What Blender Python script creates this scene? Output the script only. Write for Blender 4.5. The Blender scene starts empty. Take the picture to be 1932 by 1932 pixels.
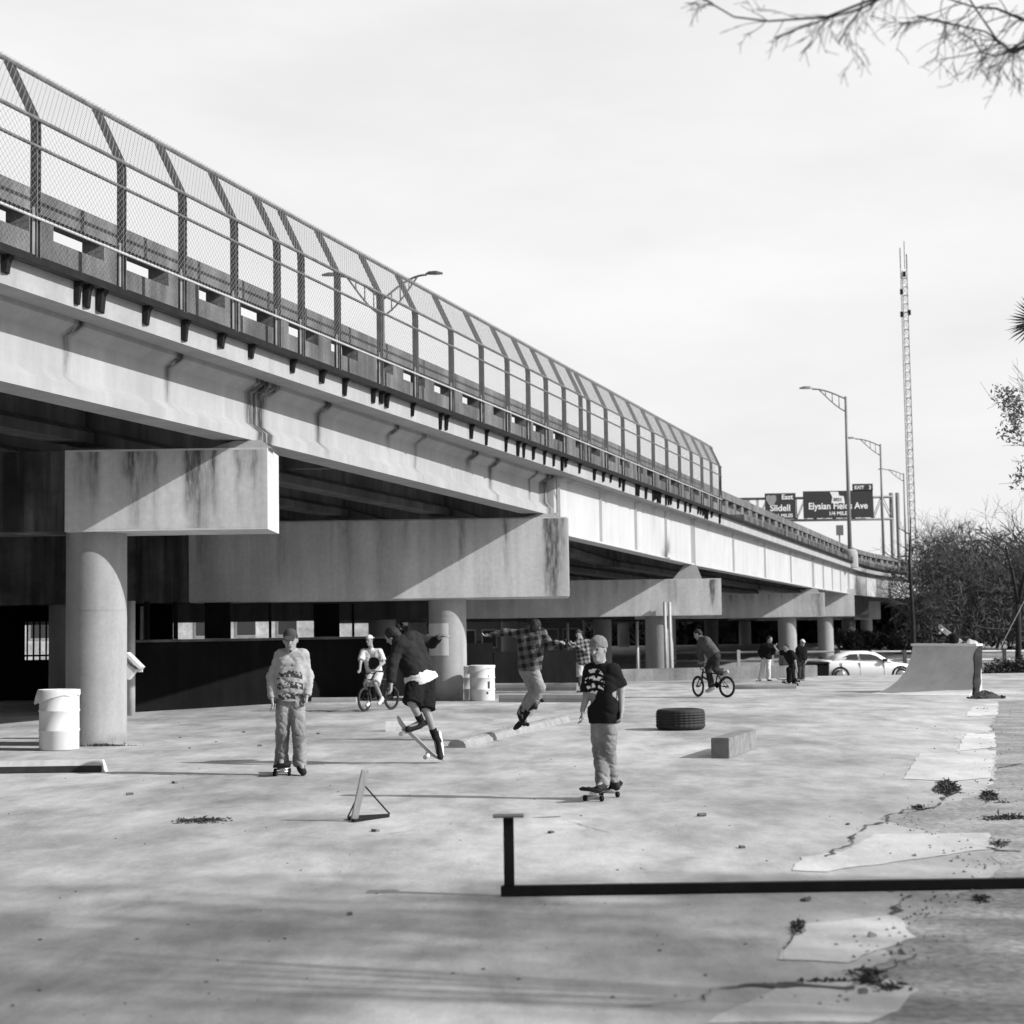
import bpy, bmesh, math, random
import numpy as np
from mathutils import Vector, Matrix, noise, Euler
R = math.radians
C = bpy.context.scene.collection
scn = bpy.context.scene

# ------------------------------------------------------------------ camera, sky, sun, exposure
EYE = 1.6
PITCH, ROLL, FPX = R(4.07), R(-0.85), 3220.0          # FPX: focal length in pixels of a 1932 px wide picture
camd = bpy.data.cameras.new('camera')
cam = bpy.data.objects.new('camera', camd); C.objects.link(cam)
camd.sensor_width = 36.0; camd.lens = 36.0*FPX/1932.0
camd.clip_start = 0.1; camd.clip_end = 9000
CM = Matrix.Rotation(math.pi/2+PITCH, 3, 'X') @ Matrix.Rotation(ROLL, 3, 'Z')
cam.matrix_world = Matrix.Translation((0, 0, EYE)) @ CM.to_4x4()
camd.dof.use_dof = True; camd.dof.focus_distance = 23.0; camd.dof.aperture_fstop = 2.8
scn.camera = cam
SUN = Vector((1.0, -0.33, 0.61)).normalized()          # towards the sun
sd = bpy.data.lights.new('sun', 'SUN'); sd.energy = 5.0; sd.angle = R(0.6); sd.color = (1.0, 1.0, 1.0)
so = bpy.data.objects.new('sun', sd); C.objects.link(so)
so.rotation_euler = (-SUN).to_track_quat('-Z', 'Y').to_euler(); so.location = (30, -10, 40)
w = bpy.data.worlds.new('World'); scn.world = w; w.use_nodes = True
nt = w.node_tree; nt.nodes.clear()
def nd(t, **k):
    n = nt.nodes.new(t)
    for a, b in k.items(): setattr(n, a, b)
    return n
sky = nd('ShaderNodeTexSky', sky_type='NISHITA', sun_disc=False)
sky.sun_elevation = math.asin(SUN.z); sky.sun_rotation = math.atan2(SUN.x, SUN.y)
sky.air_density = 1.0; sky.dust_density = 2.0
bw = nd('ShaderNodeRGBToBW'); nt.links.new(sky.outputs[0], bw.inputs[0])
tc = nd('ShaderNodeTexCoord'); mp = nd('ShaderNodeMapping'); mp.inputs['Scale'].default_value = (1.0, 1.0, 3.2)
nt.links.new(tc.outputs['Generated'], mp.inputs[0])
nz = nd('ShaderNodeTexNoise'); nz.inputs['Scale'].default_value = 2.6; nz.inputs['Detail'].default_value = 5.0; nz.inputs['Roughness'].default_value = 0.55
nt.links.new(mp.outputs[0], nz.inputs[0])
mr = nd('ShaderNodeMapRange'); mr.inputs[1].default_value = 0.3; mr.inputs[2].default_value = 0.7; mr.inputs[3].default_value = 7.6; mr.inputs[4].default_value = 9.3
nt.links.new(nz.outputs[0], mr.inputs[0])
mixs = nd('ShaderNodeMix', data_type='FLOAT'); mixs.inputs[0].default_value = 0.88     # thin bright cloud ahead, thinning to clear dark sky behind the photographer
sxyz = nd('ShaderNodeSeparateXYZ'); nt.links.new(tc.outputs['Generated'], sxyz.inputs[0])
cm_ = nd('ShaderNodeMapRange'); cm_.inputs[1].default_value = -0.45; cm_.inputs[2].default_value = 0.55; cm_.inputs[3].default_value = 0.06; cm_.inputs[4].default_value = 0.92
nt.links.new(sxyz.outputs[1], cm_.inputs[0]); nt.links.new(cm_.outputs[0], mixs.inputs[0])
nt.links.new(bw.outputs[0], mixs.inputs[2]); nt.links.new(mr.outputs[0], mixs.inputs[3])
bg = nd('ShaderNodeBackground'); bg.inputs['Strength'].default_value = 0.1
nt.links.new(mixs.outputs[0], bg.inputs['Color'])
wo = nd('ShaderNodeOutputWorld'); nt.links.new(bg.outputs[0], wo.inputs[0])
scn.view_settings.view_transform = 'Standard'; scn.view_settings.look = 'None'
scn.view_settings.exposure = 0.18; scn.view_settings.gamma = 1.0

# ------------------------------------------------------------------ surveying helpers (photo 1932 px grid -> metres)
def ray(x, y): return CM @ Vector((x-966, -(y-966), -FPX))
def at(x, y, Y):
    d = ray(x, y); d *= Y/d.y
    return Vector((d.x, Y, d.z+EYE))
def gnd(x, y, z=0.0):
    d = ray(x, y); t = (z-EYE)/d.z
    return Vector((d.x*t, d.y*t, z))

# ------------------------------------------------------------------ materials (a black and white world)
MATS = {}
def M(name, v, rough=0.85, var=0.0, scale=3.0, metal=0.0, bump=0.0, streak=0.0, fine=0.0, spec=0.3, stretch=(1, 1, 1), ncoord='Object'):
    if name in MATS: return MATS[name]
    m = bpy.data.materials.new(name); m.use_nodes = True; MATS[name] = m
    t = m.node_tree; b = t.nodes['Principled BSDF']; L = t.links.new
    b.inputs['Roughness'].default_value = rough; b.inputs['Metallic'].default_value = metal
    b.inputs['Specular IOR Level'].default_value = spec
    b.inputs['Base Color'].default_value = (v, v, v, 1)
    if var or bump or streak or fine:
        tc = t.nodes.new('ShaderNodeTexCoord'); mp = t.nodes.new('ShaderNodeMapping'); mp.inputs['Scale'].default_value = stretch
        L(tc.outputs[ncoord], mp.inputs[0])
        def noi(sc, det=6, src=mp):
            n = t.nodes.new('ShaderNodeTexNoise'); n.inputs['Scale'].default_value = sc; n.inputs['Detail'].default_value = det
            n.inputs['Roughness'].default_value = 0.62; L(src.outputs[0], n.inputs[0]); return n.outputs[0]
        def mapr(s, lo, hi, a, b2):
            r = t.nodes.new('ShaderNodeMapRange'); L(s, r.inputs[0])
            for i, q in enumerate((lo, hi, a, b2)): r.inputs[i+1].default_value = q
            return r.outputs[0]
        def mul(a, b2):
            q = t.nodes.new('ShaderNodeMath'); q.operation = 'MULTIPLY'; L(a, q.inputs[0])
            if isinstance(b2, float): q.inputs[1].default_value = b2
            else: L(b2, q.inputs[1])
            return q.outputs[0]
        n1 = noi(scale)
        val = mapr(n1, 0.28, 0.72, v*(1-var), v*(1+var))
        if fine: val = mul(val, mapr(noi(scale*14, 3), 0.3, 0.7, 1-fine, 1+fine))
        if streak:
            m2 = t.nodes.new('ShaderNodeMapping'); m2.inputs['Scale'].default_value = (2.2, 2.2, 0.12); L(tc.outputs[ncoord], m2.inputs[0])
            val = mul(val, mapr(noi(1.0, 7, m2), 0.40, 0.62, 1-streak, 1.0))
        L(val, b.inputs['Base Color'])
        if bump:
            bp = t.nodes.new('ShaderNodeBump'); bp.inputs['Strength'].default_value = bump; bp.inputs['Distance'].default_value = 0.02
            L(noi(scale*8, 8), bp.inputs['Height']); L(bp.outputs[0], b.inputs['Normal'])
    return m

def stain_mat(base, name, dark=0.82):
    m = base.copy(); m.name = name; t = m.node_tree; b = t.nodes['Principled BSDF']; L = t.links.new
    src = b.inputs['Base Color'].links[0].from_socket
    at_ = t.nodes.new('ShaderNodeAttribute'); at_.attribute_name = 'stain'
    tc = t.nodes.new('ShaderNodeTexCoord'); mp = t.nodes.new('ShaderNodeMapping'); mp.inputs['Scale'].default_value = (9, 9, 1.4); L(tc.outputs['Object'], mp.inputs[0])
    n = t.nodes.new('ShaderNodeTexNoise'); n.inputs['Scale'].default_value = 1.0; n.inputs['Detail'].default_value = 8; n.inputs['Roughness'].default_value = 0.7; L(mp.outputs[0], n.inputs[0])
    r = t.nodes.new('ShaderNodeMapRange'); L(n.outputs[0], r.inputs[0])
    for i, q in enumerate((0.32, 0.62, 0.25, 1.25)): r.inputs[i+1].default_value = q
    k = t.nodes.new('ShaderNodeMath'); k.operation = 'MULTIPLY'; L(at_.outputs['Fac'], k.inputs[0]); L(r.outputs[0], k.inputs[1])
    c = t.nodes.new('ShaderNodeMapRange'); L(k.outputs[0], c.inputs[0])
    for i, q in enumerate((0.0, 1.0, 1.0, 1-dark)): c.inputs[i+1].default_value = q
    f = t.nodes.new('ShaderNodeMath'); f.operation = 'MULTIPLY'; L(src, f.inputs[0]); L(c.outputs[0], f.inputs[1]); L(f.outputs[0], b.inputs['Base Color'])
    return m
def add_stain(o, fn):
    me = o.data; w0 = parent_world(o); a = me.attributes.new('stain', 'FLOAT', 'POINT')
    a.data.foreach_set('value', [max(0.0, min(1.0, fn(v.co+w0))) for v in me.vertices]); return o
def lot_material(name, v, dirty):
    m = bpy.data.materials.new(name); m.use_nodes = True
    t = m.node_tree; b = t.nodes['Principled BSDF']; L = t.links.new
    b.inputs['Roughness'].default_value = 0.9; b.inputs['Specular IOR Level'].default_value = 0.2
    tc = t.nodes.new('ShaderNodeTexCoord')
    def noi(sc, det=6, rough=0.6, stretch=(1, 1, 1), dist=0.0):
        mp = t.nodes.new('ShaderNodeMapping'); mp.inputs['Scale'].default_value = stretch; L(tc.outputs['Object'], mp.inputs[0])
        n = t.nodes.new('ShaderNodeTexNoise'); n.inputs['Scale'].default_value = sc; n.inputs['Detail'].default_value = det
        n.inputs['Roughness'].default_value = rough; n.inputs['Distortion'].default_value = dist; L(mp.outputs[0], n.inputs[0]); return n.outputs[0]
    def mapr(s, lo, hi, a, b2):
        r = t.nodes.new('ShaderNodeMapRange'); L(s, r.inputs[0])
        for i, q in enumerate((lo, hi, a, b2)): r.inputs[i+1].default_value = q
        return r.outputs[0]
    def mul(a, c):
        q = t.nodes.new('ShaderNodeMath'); q.operation = 'MULTIPLY'; L(a, q.inputs[0]); L(c, q.inputs[1]); return q.outputs[0]
    val = mapr(noi(0.2, 8, 0.62, (1, .6, 1)), 0.36, 0.64, v*(1-0.26*dirty), v*(1+0.15*dirty))
    val = mul(val, mapr(noi(1.3, 9, 0.70, (1.0, 0.42, 1), 0.15), 0.34, 0.66, 1-0.26*dirty, 1+0.14*dirty))
    val = mul(val, mapr(noi(6.0, 8, 0.75, (1, .35, 1)), 0.3, 0.7, 0.91, 1.07))
    val = mul(val, mapr(noi(60, 3), 0.3, 0.7, 0.9, 1.08))
    val = mul(val, mapr(noi(1.9, 7, 0.66, (1, .40, 1), 0.2), 0.60, 0.74, 1.0, 0.74))      # stains
    val = mul(val, mapr(noi(9, 4, 0.6), 0.70, 0.78, 1.0, 0.55))                           # specks of dirt
    L(val, b.inputs['Base Color'])
    bp = t.nodes.new('ShaderNodeBump'); bp.inputs['Strength'].default_value = 0.35; bp.inputs['Distance'].default_value = 0.02
    L(noi(22, 8, 0.7), bp.inputs['Height']); L(bp.outputs[0], b.inputs['Normal'])
    return m

CONC = M('weathered_concrete', 0.54, 0.9, 0.10, 0.7, bump=0.25, streak=0.2, fine=0.08)
CONC_CLEAN = M('pale_concrete', 0.32, 0.9, 0.10, 1.3, bump=0.15, streak=0.12, fine=0.06)
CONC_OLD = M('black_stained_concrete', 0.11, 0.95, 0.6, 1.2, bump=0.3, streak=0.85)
CONC_DARK = M('dark_concrete', 0.10, 0.95, 0.35, 0.8, bump=0.2, streak=0.4)  # dark tone used for the inner girders and cross beams
GIRDER = M('girder_concrete', 0.34, 0.85, 0.07, 0.9, bump=0.08, streak=0.14, fine=0.03)
PLATE = M('painted_girder', 0.44, 0.6, 0.05, 0.6, streak=0.10, fine=0.02)
CONC_ST = stain_mat(CONC, 'stained_cap_concrete'); GIRDER_ST = stain_mat(GIRDER, 'stained_girder_concrete', .9); PLATE_ST = stain_mat(PLATE, 'stained_plate', .7); COL_ST = stain_mat(CONC_CLEAN, 'stained_column_concrete', .8)
PARAPET = M('grimy_parapet', 0.16, 0.95, 0.28, 2.2, bump=0.35, streak=0.45, fine=0.16)
DARKSTEEL = M('dark_steel', 0.014, 0.8, 0.3, 4, spec=0.12)
FENCEM = M('weathered_fence_steel', 0.11, 0.65, 0.5, 6, fine=0.25, spec=0.4)
GALV = M('galvanised_steel', 0.42, 0.5, 0.15, 6, spec=0.5)
WIRE = M('fence_wire', 0.16, 0.6, 0.1, 3)
BLACKPAINT = M('black_rail_paint', 0.009, 0.6, 0.4, 9, spec=0.15)
WOOD = M('raw_timber', 0.34, 0.8, 0.25, 5, stretch=(6, 6, 0.6))
WHITEPAINT = M('white_drum_paint', 0.66, 0.5, 0.06, 3, streak=0.12)
RUBBER = M('tyre_rubber', 0.022, 0.75, 0.3, 6, spec=0.35)
BARK = M('tree_bark', 0.05, 0.95, 0.4, 5)
TWIG = M('bare_twigs', 0.075, 0.95, 0.3, 2)
LEAF = M('dark_foliage', 0.05, 0.8, 0.5, 1.5)
LEAFP = M('grey_foliage', 0.15, 0.8, 0.5, 1.5)
GRASSM = M('rough_grass', 0.25, 0.95, 0.35, 0.25, fine=0.35)
ASPH = M('old_asphalt', 0.17, 0.95, 0.35, 0.8, bump=0.4, fine=0.2)
CARW = M('white_car_paint', 0.85, 0.3, spec=0.5)
GLASS = M('dark_car_glass', 0.06, 0.1, spec=0.6)
CHROME = M('bare_metal', 0.5, 0.3, metal=0.8)
SIGN = M('dark_green_sign', 0.045, 0.5, 0.1, 2)
LETTER = M('white_lettering', 0.85, 0.6)
SKIN = M('skin', 0.25, 0.6, 0.1, 8, spec=0.4)
BLACKC = M('black_cloth', 0.012, 0.95, 0.3, 9, spec=0.1)
DARKC = M('charcoal_cloth', 0.055, 0.95, 0.25, 9, spec=0.1)
DENIM = M('faded_denim', 0.21, 0.95, 0.5, 5, fine=0.1, spec=0.1, stretch=(1, 1, 0.6))
WHITEC = M('white_cloth', 0.58, 0.95, 0.06, 6, spec=0.1)
GREYC = M('heather_cloth', 0.42, 0.95, 0.15, 7, fine=0.15, spec=0.1)
HAIR = M('dark_hair', 0.015, 0.7, 0.3, 30)
SHOE = M('black_suede', 0.014, 0.8, 0.2, 9)
SOLE = M('white_sole', 0.7, 0.7)
EYEM = M('eye', 0.02, 0.3)
DECKW = M('maple_deck', 0.42, 0.6, 0.2, 4)
GRIP = M('grip_tape', 0.015, 0.95)

def print_mat(name, cloth, ink, cx, cz, rx, rz, scale, thr, rows_on=True):
    """cloth with a printed chest graphic; the print sits at a place on the cloth"""
    m = bpy.data.materials.new(name); m.use_nodes = True
    t = m.node_tree; b = t.nodes['Principled BSDF']; L = t.links.new
    b.inputs['Roughness'].default_value = 0.95; b.inputs['Specular IOR Level'].default_value = 0.1
    tc = t.nodes.new('ShaderNodeTexCoord'); sp = t.nodes.new('ShaderNodeSeparateXYZ'); L(tc.outputs['Object'], sp.inputs[0])
    def mth(op, a, c=None, v=None):
        q = t.nodes.new('ShaderNodeMath'); q.operation = op; L(a, q.inputs[0])
        if c is not None: L(c, q.inputs[1])
        elif v is not None: q.inputs[1].default_value = v
        return q.outputs[0]
    dx = mth('DIVIDE', mth('SUBTRACT', sp.outputs[0], v=cx), v=rx); dz = mth('DIVIDE', mth('SUBTRACT', sp.outputs[2], v=cz), v=rz)
    box = mth('LESS_THAN', mth('ADD', mth('POWER', mth('ABSOLUTE', dx), v=2.6), mth('POWER', mth('ABSOLUTE', dz), v=2.6)), v=1.0)
    front = mth('LESS_THAN', sp.outputs[1], v=0.0)
    n = t.nodes.new('ShaderNodeTexNoise'); n.inputs['Scale'].default_value = scale; n.inputs['Detail'].default_value = 2.0; L(tc.outputs['Object'], n.inputs[0])
    rows = mth('GREATER_THAN', mth('SINE', mth('MULTIPLY', mth('ADD', sp.outputs[2], mth('MULTIPLY', mth('POWER', dx, v=2.0), v=.03)), v=2*math.pi/(rz*.55))), v=-.35 if rows_on else -2.0)
    ink_on = mth('MULTIPLY', mth('GREATER_THAN', n.outputs[0], v=thr), rows)
    msk = mth('MULTIPLY', mth('MULTIPLY', box, front), ink_on)
    n2 = t.nodes.new('ShaderNodeTexNoise'); n2.inputs['Scale'].default_value = 9; L(tc.outputs['Object'], n2.inputs[0])
    mr = t.nodes.new('ShaderNodeMapRange'); L(n2.outputs[0], mr.inputs[0])
    for i, q in enumerate((0.3, 0.7, cloth*0.85, cloth*1.12)): mr.inputs[i+1].default_value = q
    mx = t.nodes.new('ShaderNodeMix'); mx.data_type = 'FLOAT'; L(msk, mx.inputs[0]); L(mr.outputs[0], mx.inputs[2]); mx.inputs[3].default_value = ink
    L(mx.outputs[0], b.inputs['Base Color'])
    return m
def plaid_mat(name, a, c, per):
    m = bpy.data.materials.new(name); m.use_nodes = True
    t = m.node_tree; b = t.nodes['Principled BSDF']; L = t.links.new
    b.inputs['Roughness'].default_value = 0.95; b.inputs['Specular IOR Level'].default_value = 0.1
    tc = t.nodes.new('ShaderNodeTexCoord'); sp = t.nodes.new('ShaderNodeSeparateXYZ')
    mp = t.nodes.new('ShaderNodeMapping'); mp.inputs['Rotation'].default_value = (0, R(9), 0); L(tc.outputs['Object'], mp.inputs[0]); L(mp.outputs[0], sp.inputs[0])
    def band(s):
        q = t.nodes.new('ShaderNodeMath'); q.operation = 'MULTIPLY'; L(s, q.inputs[0]); q.inputs[1].default_value = 2*math.pi/per
        q2 = t.nodes.new('ShaderNodeMath'); q2.operation = 'SINE'; L(q.outputs[0], q2.inputs[0])
        q3 = t.nodes.new('ShaderNodeMath'); q3.operation = 'GREATER_THAN'; L(q2.outputs[0], q3.inputs[0]); q3.inputs[1].default_value = -0.1
        return q3.outputs[0]
    s = t.nodes.new('ShaderNodeMath'); s.operation = 'ADD'; L(band(sp.outputs[0]), s.inputs[0]); L(band(sp.outputs[2]), s.inputs[1])
    mr = t.nodes.new('ShaderNodeMapRange'); L(s.outputs[0], mr.inputs[0])
    for i, q in enumerate((0, 2, a, c)): mr.inputs[i+1].default_value = q
    L(mr.outputs[0], b.inputs['Base Color'])
    return m

# ------------------------------------------------------------------ mesh helpers
class MB:
    def __init__(s): s.v = []; s.f = []; s.sm = []
    def add(s, vs, fs, smooth=False):
        o = len(s.v); s.v += [tuple(p) for p in vs]; s.f += [tuple(i+o for i in f) for f in fs]; s.sm += [smooth]*len(fs); return s
    def box(s, c, size, rot=None):
        hx, hy, hz = [q/2 for q in size]; c = Vector(c); m = rot.to_matrix() if isinstance(rot, Euler) else (rot or Matrix.Identity(3))
        vs = [c + m @ Vector((x*hx, y*hy, z*hz)) for x in (-1, 1) for y in (-1, 1) for z in (-1, 1)]
        return s.add(vs, [(0, 1, 3, 2), (4, 6, 7, 5), (0, 4, 5, 1), (2, 3, 7, 6), (0, 2, 6, 4), (1, 5, 7, 3)])
    def bx(s, x0, x1, y0, y1, z0, z1): return s.box(((x0+x1)/2, (y0+y1)/2, (z0+z1)/2), (x1-x0, y1-y0, z1-z0))
    def tube(s, pts, rad, n=8, caps=True, smooth=True):
        pts = [Vector(p) for p in pts]; rr = rad if isinstance(rad, (list, tuple)) else [rad]*len(pts)
        vs = []; ref = None
        for i, p in enumerate(pts):
            d = (pts[min(i+1, len(pts)-1)]-pts[max(i-1, 0)]).normalized()
            if ref is None: ref = Vector((0, 0, 1)) if abs(d.z) < 0.9 else Vector((1, 0, 0))
            a = d.cross(ref)
            if a.length < 1e-5: a = d.cross(Vector((0.3, 1, 0.1)))
            a.normalize(); b = d.cross(a).normalized(); ref = -b if False else ref
            vs += [p + (a*math.cos(2*math.pi*k/n)+b*math.sin(2*math.pi*k/n))*rr[i] for k in range(n)]
        fs = [(i*n+k, i*n+(k+1) % n, (i+1)*n+(k+1) % n, (i+1)*n+k) for i in range(len(pts)-1) for k in range(n)]
        if caps and n > 3: fs += [tuple(range(n-1, -1, -1)), tuple((len(pts)-1)*n+k for k in range(n))]
        return s.add(vs, fs, smooth and n > 4)
    def lathe(s, prof, c=(0, 0, 0), n=32, rot=None, smooth=True):
        c = Vector(c); m = rot.to_matrix() if isinstance(rot, Euler) else (rot or Matrix.Identity(3)); vs = []
        for r, z in prof: vs += [c + m @ Vector((r*math.cos(2*math.pi*k/n), r*math.sin(2*math.pi*k/n), z)) for k in range(n)]
        fs = [(i*n+k, i*n+(k+1) % n, (i+1)*n+(k+1) % n, (i+1)*n+k) for i in range(len(prof)-1) for k in range(n)]
        return s.add(vs, fs, smooth)
    def sweep(s, secs, closed=True, caps=True):
        """secs: list of equally long loops of points"""
        n = len(secs[0]); vs = [p for q in secs for p in q]
        fs = [(i*n+k, i*n+(k+1) % n, (i+1)*n+(k+1) % n, (i+1)*n+k) for i in range(len(secs)-1) for k in range(n if closed else n-1)]
        if caps and closed: fs += [tuple(range(n-1, -1, -1)), tuple((len(secs)-1)*n+k for k in range(n))]
        return s.add(vs, fs)
    def build(s, name, mat, parent=None, bevel=0.0, org=None):
        me = bpy.data.meshes.new(name)
        o0 = Vector(org) if org is not None else (parent_world(parent) if parent else Vector((0, 0, 0)))
        me.from_pydata([(p[0]-o0.x, p[1]-o0.y, p[2]-o0.z) for p in s.v], [], s.f)
        if s.f: me.polygons.foreach_set('use_smooth', s.sm)
        bm = bmesh.new(); bm.from_mesh(me); bmesh.ops.recalc_face_normals(bm, faces=bm.faces)
        if bevel:
            ed = [e for e in bm.edges if len(e.link_faces) == 2 and e.calc_face_angle() > 0.6]
            bmesh.ops.bevel(bm, geom=ed, offset=bevel, segments=2, affect='EDGES', clamp_overlap=True)
        bm.to_mesh(me); bm.free()
        me.materials.append(mat)
        o = bpy.data.objects.new(name, me); C.objects.link(o)
        if parent: o.parent = parent
        elif org is not None: o.location = org
        return o
def parent_world(p):
    v = Vector((0, 0, 0))
    while p is not None: v += p.location; p = p.parent
    return v
def tag(o, label, cat, group=None):
    o['label'] = label; o['category'] = cat
    if group: o['group'] = group
    return o
def thing(name, label, cat, loc=(0, 0, 0), group=None):
    o = bpy.data.objects.new(name, None); C.objects.link(o); o.location = loc; o.empty_display_size = 0.3
    return tag(o, label, cat, group)
def struct(name, mb, mat):
    o = mb.build(name, mat); o['kind'] = 'structure'; return o
def copy_tree(o, parent=None):
    c = o.copy(); C.objects.link(c); c.parent = parent
    for ch in o.children: copy_tree(ch, c)
    return c
def text(body, size, loc, parent, name='lettering', mat=None, width=1.0, rotz=0.0):
    cu = bpy.data.curves.new(name, 'FONT'); cu.body = body; cu.size = size; cu.extrude = 0.006; cu.offset = size*0.022
    cu.align_x = 'CENTER'; cu.align_y = 'CENTER'
    tmp = bpy.data.objects.new('tmp', cu); C.objects.link(tmp)
    bpy.context.view_layer.update()
    me = bpy.data.meshes.new_from_object(tmp.evaluated_get(bpy.context.evaluated_depsgraph_get()))
    bpy.data.objects.remove(tmp)
    rx = Matrix.Rotation(rotz, 4, 'Z') @ Matrix.Rotation(math.pi/2, 4, 'X')
    me.transform(rx @ Matrix.Diagonal((width, 1, 1, 1)))
    me.materials.clear(); me.materials.append(mat or LETTER)
    o = bpy.data.objects.new(name, me); C.objects.link(o); o.parent = parent; o.location = Vector(loc)-parent_world(parent)
    return o

# ------------------------------------------------------------------ terrain
random.seed(4)
mb = MB()
ys = [-60, 58.7, 59.2, 66, 76, 86, 96, 106, 125, 400, 6000]; zs = [-0.05, -0.05, -0.22, -0.85, -0.95, -0.95, -0.6, -0.1, 0.45, 0.8, 0.8]
def tz(Y): return float(np.interp(Y, ys, zs))
vs = [(x, y, z) for y, z in zip(ys, zs) for x in (-3000, 3000)]
struct('ground', mb.add(vs, [(2*i, 2*i+1, 2*i+3, 2*i+2) for i in range(len(ys)-1)]), GRASSM)
mb = MB(); mb.bx(-60, 60, -30, 58.4, -0.30, 0.0)
struct('concrete_lot', mb, lot_material('lot_concrete', 0.445, 1.4))
mb = MB(); mb.bx(2, 200, 75.5, 84.5, -1.1, -0.90); struct('road', mb, ASPH)

def ribbon(pts, wid, z, jag=0.3, seed=0):
    """a thin irregular strip on the ground (crack, joint or drawn shadow)"""
    rnd = random.Random(seed); P = [Vector(p) for p in pts]; q = []
    for a, b in zip(P[:-1], P[1:]):
        n = max(2, int((b-a).length/0.035))
        for k in range(n): q.append(a.lerp(b, k/n))
    q.append(P[-1]); vs = []
    for i, p in enumerate(q):
        d = (q[min(i+1, len(q)-1)]-q[max(i-1, 0)]).normalized(); nn = Vector((-d.y, d.x, 0)); t = i*.035
        off = wid*jag*(noise.noise((t*2, seed, 0))*7+noise.noise((t*9, seed, 5))*2.4); wv = wid*max(.06, .55+1.3*noise.noise((t*3.1, seed, 9))+.8*noise.noise((t*14, seed, 2)))*(0.2 if i in (0, len(q)-1) else 1)
        vs += [(p.x+nn.x*(off-wv/2), p.y+nn.y*(off-wv/2), z), (p.x+nn.x*(off+wv/2), p.y+nn.y*(off+wv/2), z)]
    return vs, [(2*i, 2*i+1, 2*i+3, 2*i+2) for i in range(len(q)-1)]
def outline(pts, seed, jit, step=0.05):
    P = [Vector(p) for p in pts]; q = []
    for a, b in zip(P, P[1:]+P[:1]):
        n = max(1, int((b-a).length/step)); n = min(n, 200)
        for k in range(n):
            v = a.lerp(b, k/n); e = math.sin(math.pi*k/n)**.5
            d = noise.noise((v.x*2.3+seed, v.y*2.3, 0))*2.2+noise.noise((v.x*8+seed, v.y*8, 3))*.9+noise.noise((v.x*25, v.y*25, seed))*.2
            d2 = noise.noise((v.x*2.3, v.y*2.3+seed, 7))*2.2+noise.noise((v.x*9, v.y*9+seed, 3))*.9
            q.append((v.x+d*jit*e, v.y+d2*jit*1.4*e))
    return q
def sheet(name, pts, z, mat, seed, jit=0.03):
    q = outline(pts, seed, jit)
    bm = bmesh.new(); f = bm.faces.new([bm.verts.new((x, y, z)) for x, y in q]); bmesh.ops.triangulate(bm, faces=[f])
    me = bpy.data.meshes.new(name); bm.to_mesh(me); bm.free()
    if me.polygons and me.polygons[0].normal.z < 0: me.flip_normals()
    me.materials.append(mat); o = bpy.data.objects.new(name, me); C.objects.link(o); o['kind'] = 'structure'; return o
ROUGHG = M('broken_ground', .26, .95, .42, 1.3, bump=.8, fine=.38)
PATCH = lot_material('patched_concrete', 0.56, 1.0)
# crumbling darker margin along the right side of the lot, then pale repair slabs stepping along it
sheet('broken_pavement', [gnd(*p) for p in [(1885, 1322), (1868, 1400), (1882, 1450), (1860, 1500), (1780, 1515), (1660, 1545), (1770, 1580), (1868, 1578), (1885, 1640), (1800, 1700), (1705, 1755), (1640, 1840), (1560, 1900), (1500, 1931)]]
      + [Vector((3.2, 5.5, 0)), Vector((9, 5.5, 0)), Vector((40, 36, 0)), gnd(2020, 1318)], 0.002, ROUGHG, 3, 0.05)
for i, pts in enumerate([[(1495, 1643), (1510, 1618), (1590, 1608), (1650, 1575), (1866, 1572), (1876, 1602), (1700, 1625), (1560, 1646)],
                         [(1468, 1812), (1500, 1745), (1690, 1728), (1730, 1770), (1640, 1800), (1600, 1818)],
                         [(1703, 1470), (1735, 1422), (1880, 1416), (1868, 1468), (1800, 1474)],
                         [(1805, 1418), (1822, 1384), (1876, 1382), (1880, 1410)],
                         [(1822, 1352), (1835, 1333), (1884, 1326), (1882, 1350)],
                         [(1330, 1932), (1480, 1855), (1680, 1850), (1735, 1868), (1640, 1931)]]):
    sheet('concrete_patch', [gnd(*p) for p in pts], 0.0045, PATCH, 10+i, 0.02)
CRACK = M('crack_dirt', 0.07, 1.0, 0.4, 6)
JOINT = M('joint_and_shadow', 0.20, 1.0, 0.3, 6)
mb = MB()
for i, (pts, wd) in enumerate([
    ([(1330, 1890), (1420, 1872), (1520, 1862), (1600, 1848), (1660, 1838)], 0.085),
    ([(1480, 1815), (1490, 1780), (1500, 1745)], 0.010), ([(1660, 1838), (1700, 1815), (1740, 1800)], 0.02),
    ([(1690, 1728), (1705, 1690)], 0.03), ([(1560, 1618), (1600, 1590), (1640, 1558), (1700, 1536), (1770, 1522), (1800, 1490)], 0.035),
    ([(1700, 1536), (1760, 1526)], 0.07), ([(1860, 1600), (1932, 1608)], 0.06), ([(1850, 1540), (1932, 1545)], 0.06),
    ([(1830, 1320), (1880, 1316)], 0.08), ([(1835, 1385), (1890, 1382)], 0.05), ([(1880, 1450), (1932, 1440)], 0.06),
    ([(1180, 1900), (1330, 1890)], 0.014)]):
    mb.add(*ribbon([gnd(*p) for p in pts], wd, 0.0075, 0.5, i))
struct('pavement_cracks', mb, CRACK)
mb = MB()
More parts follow.
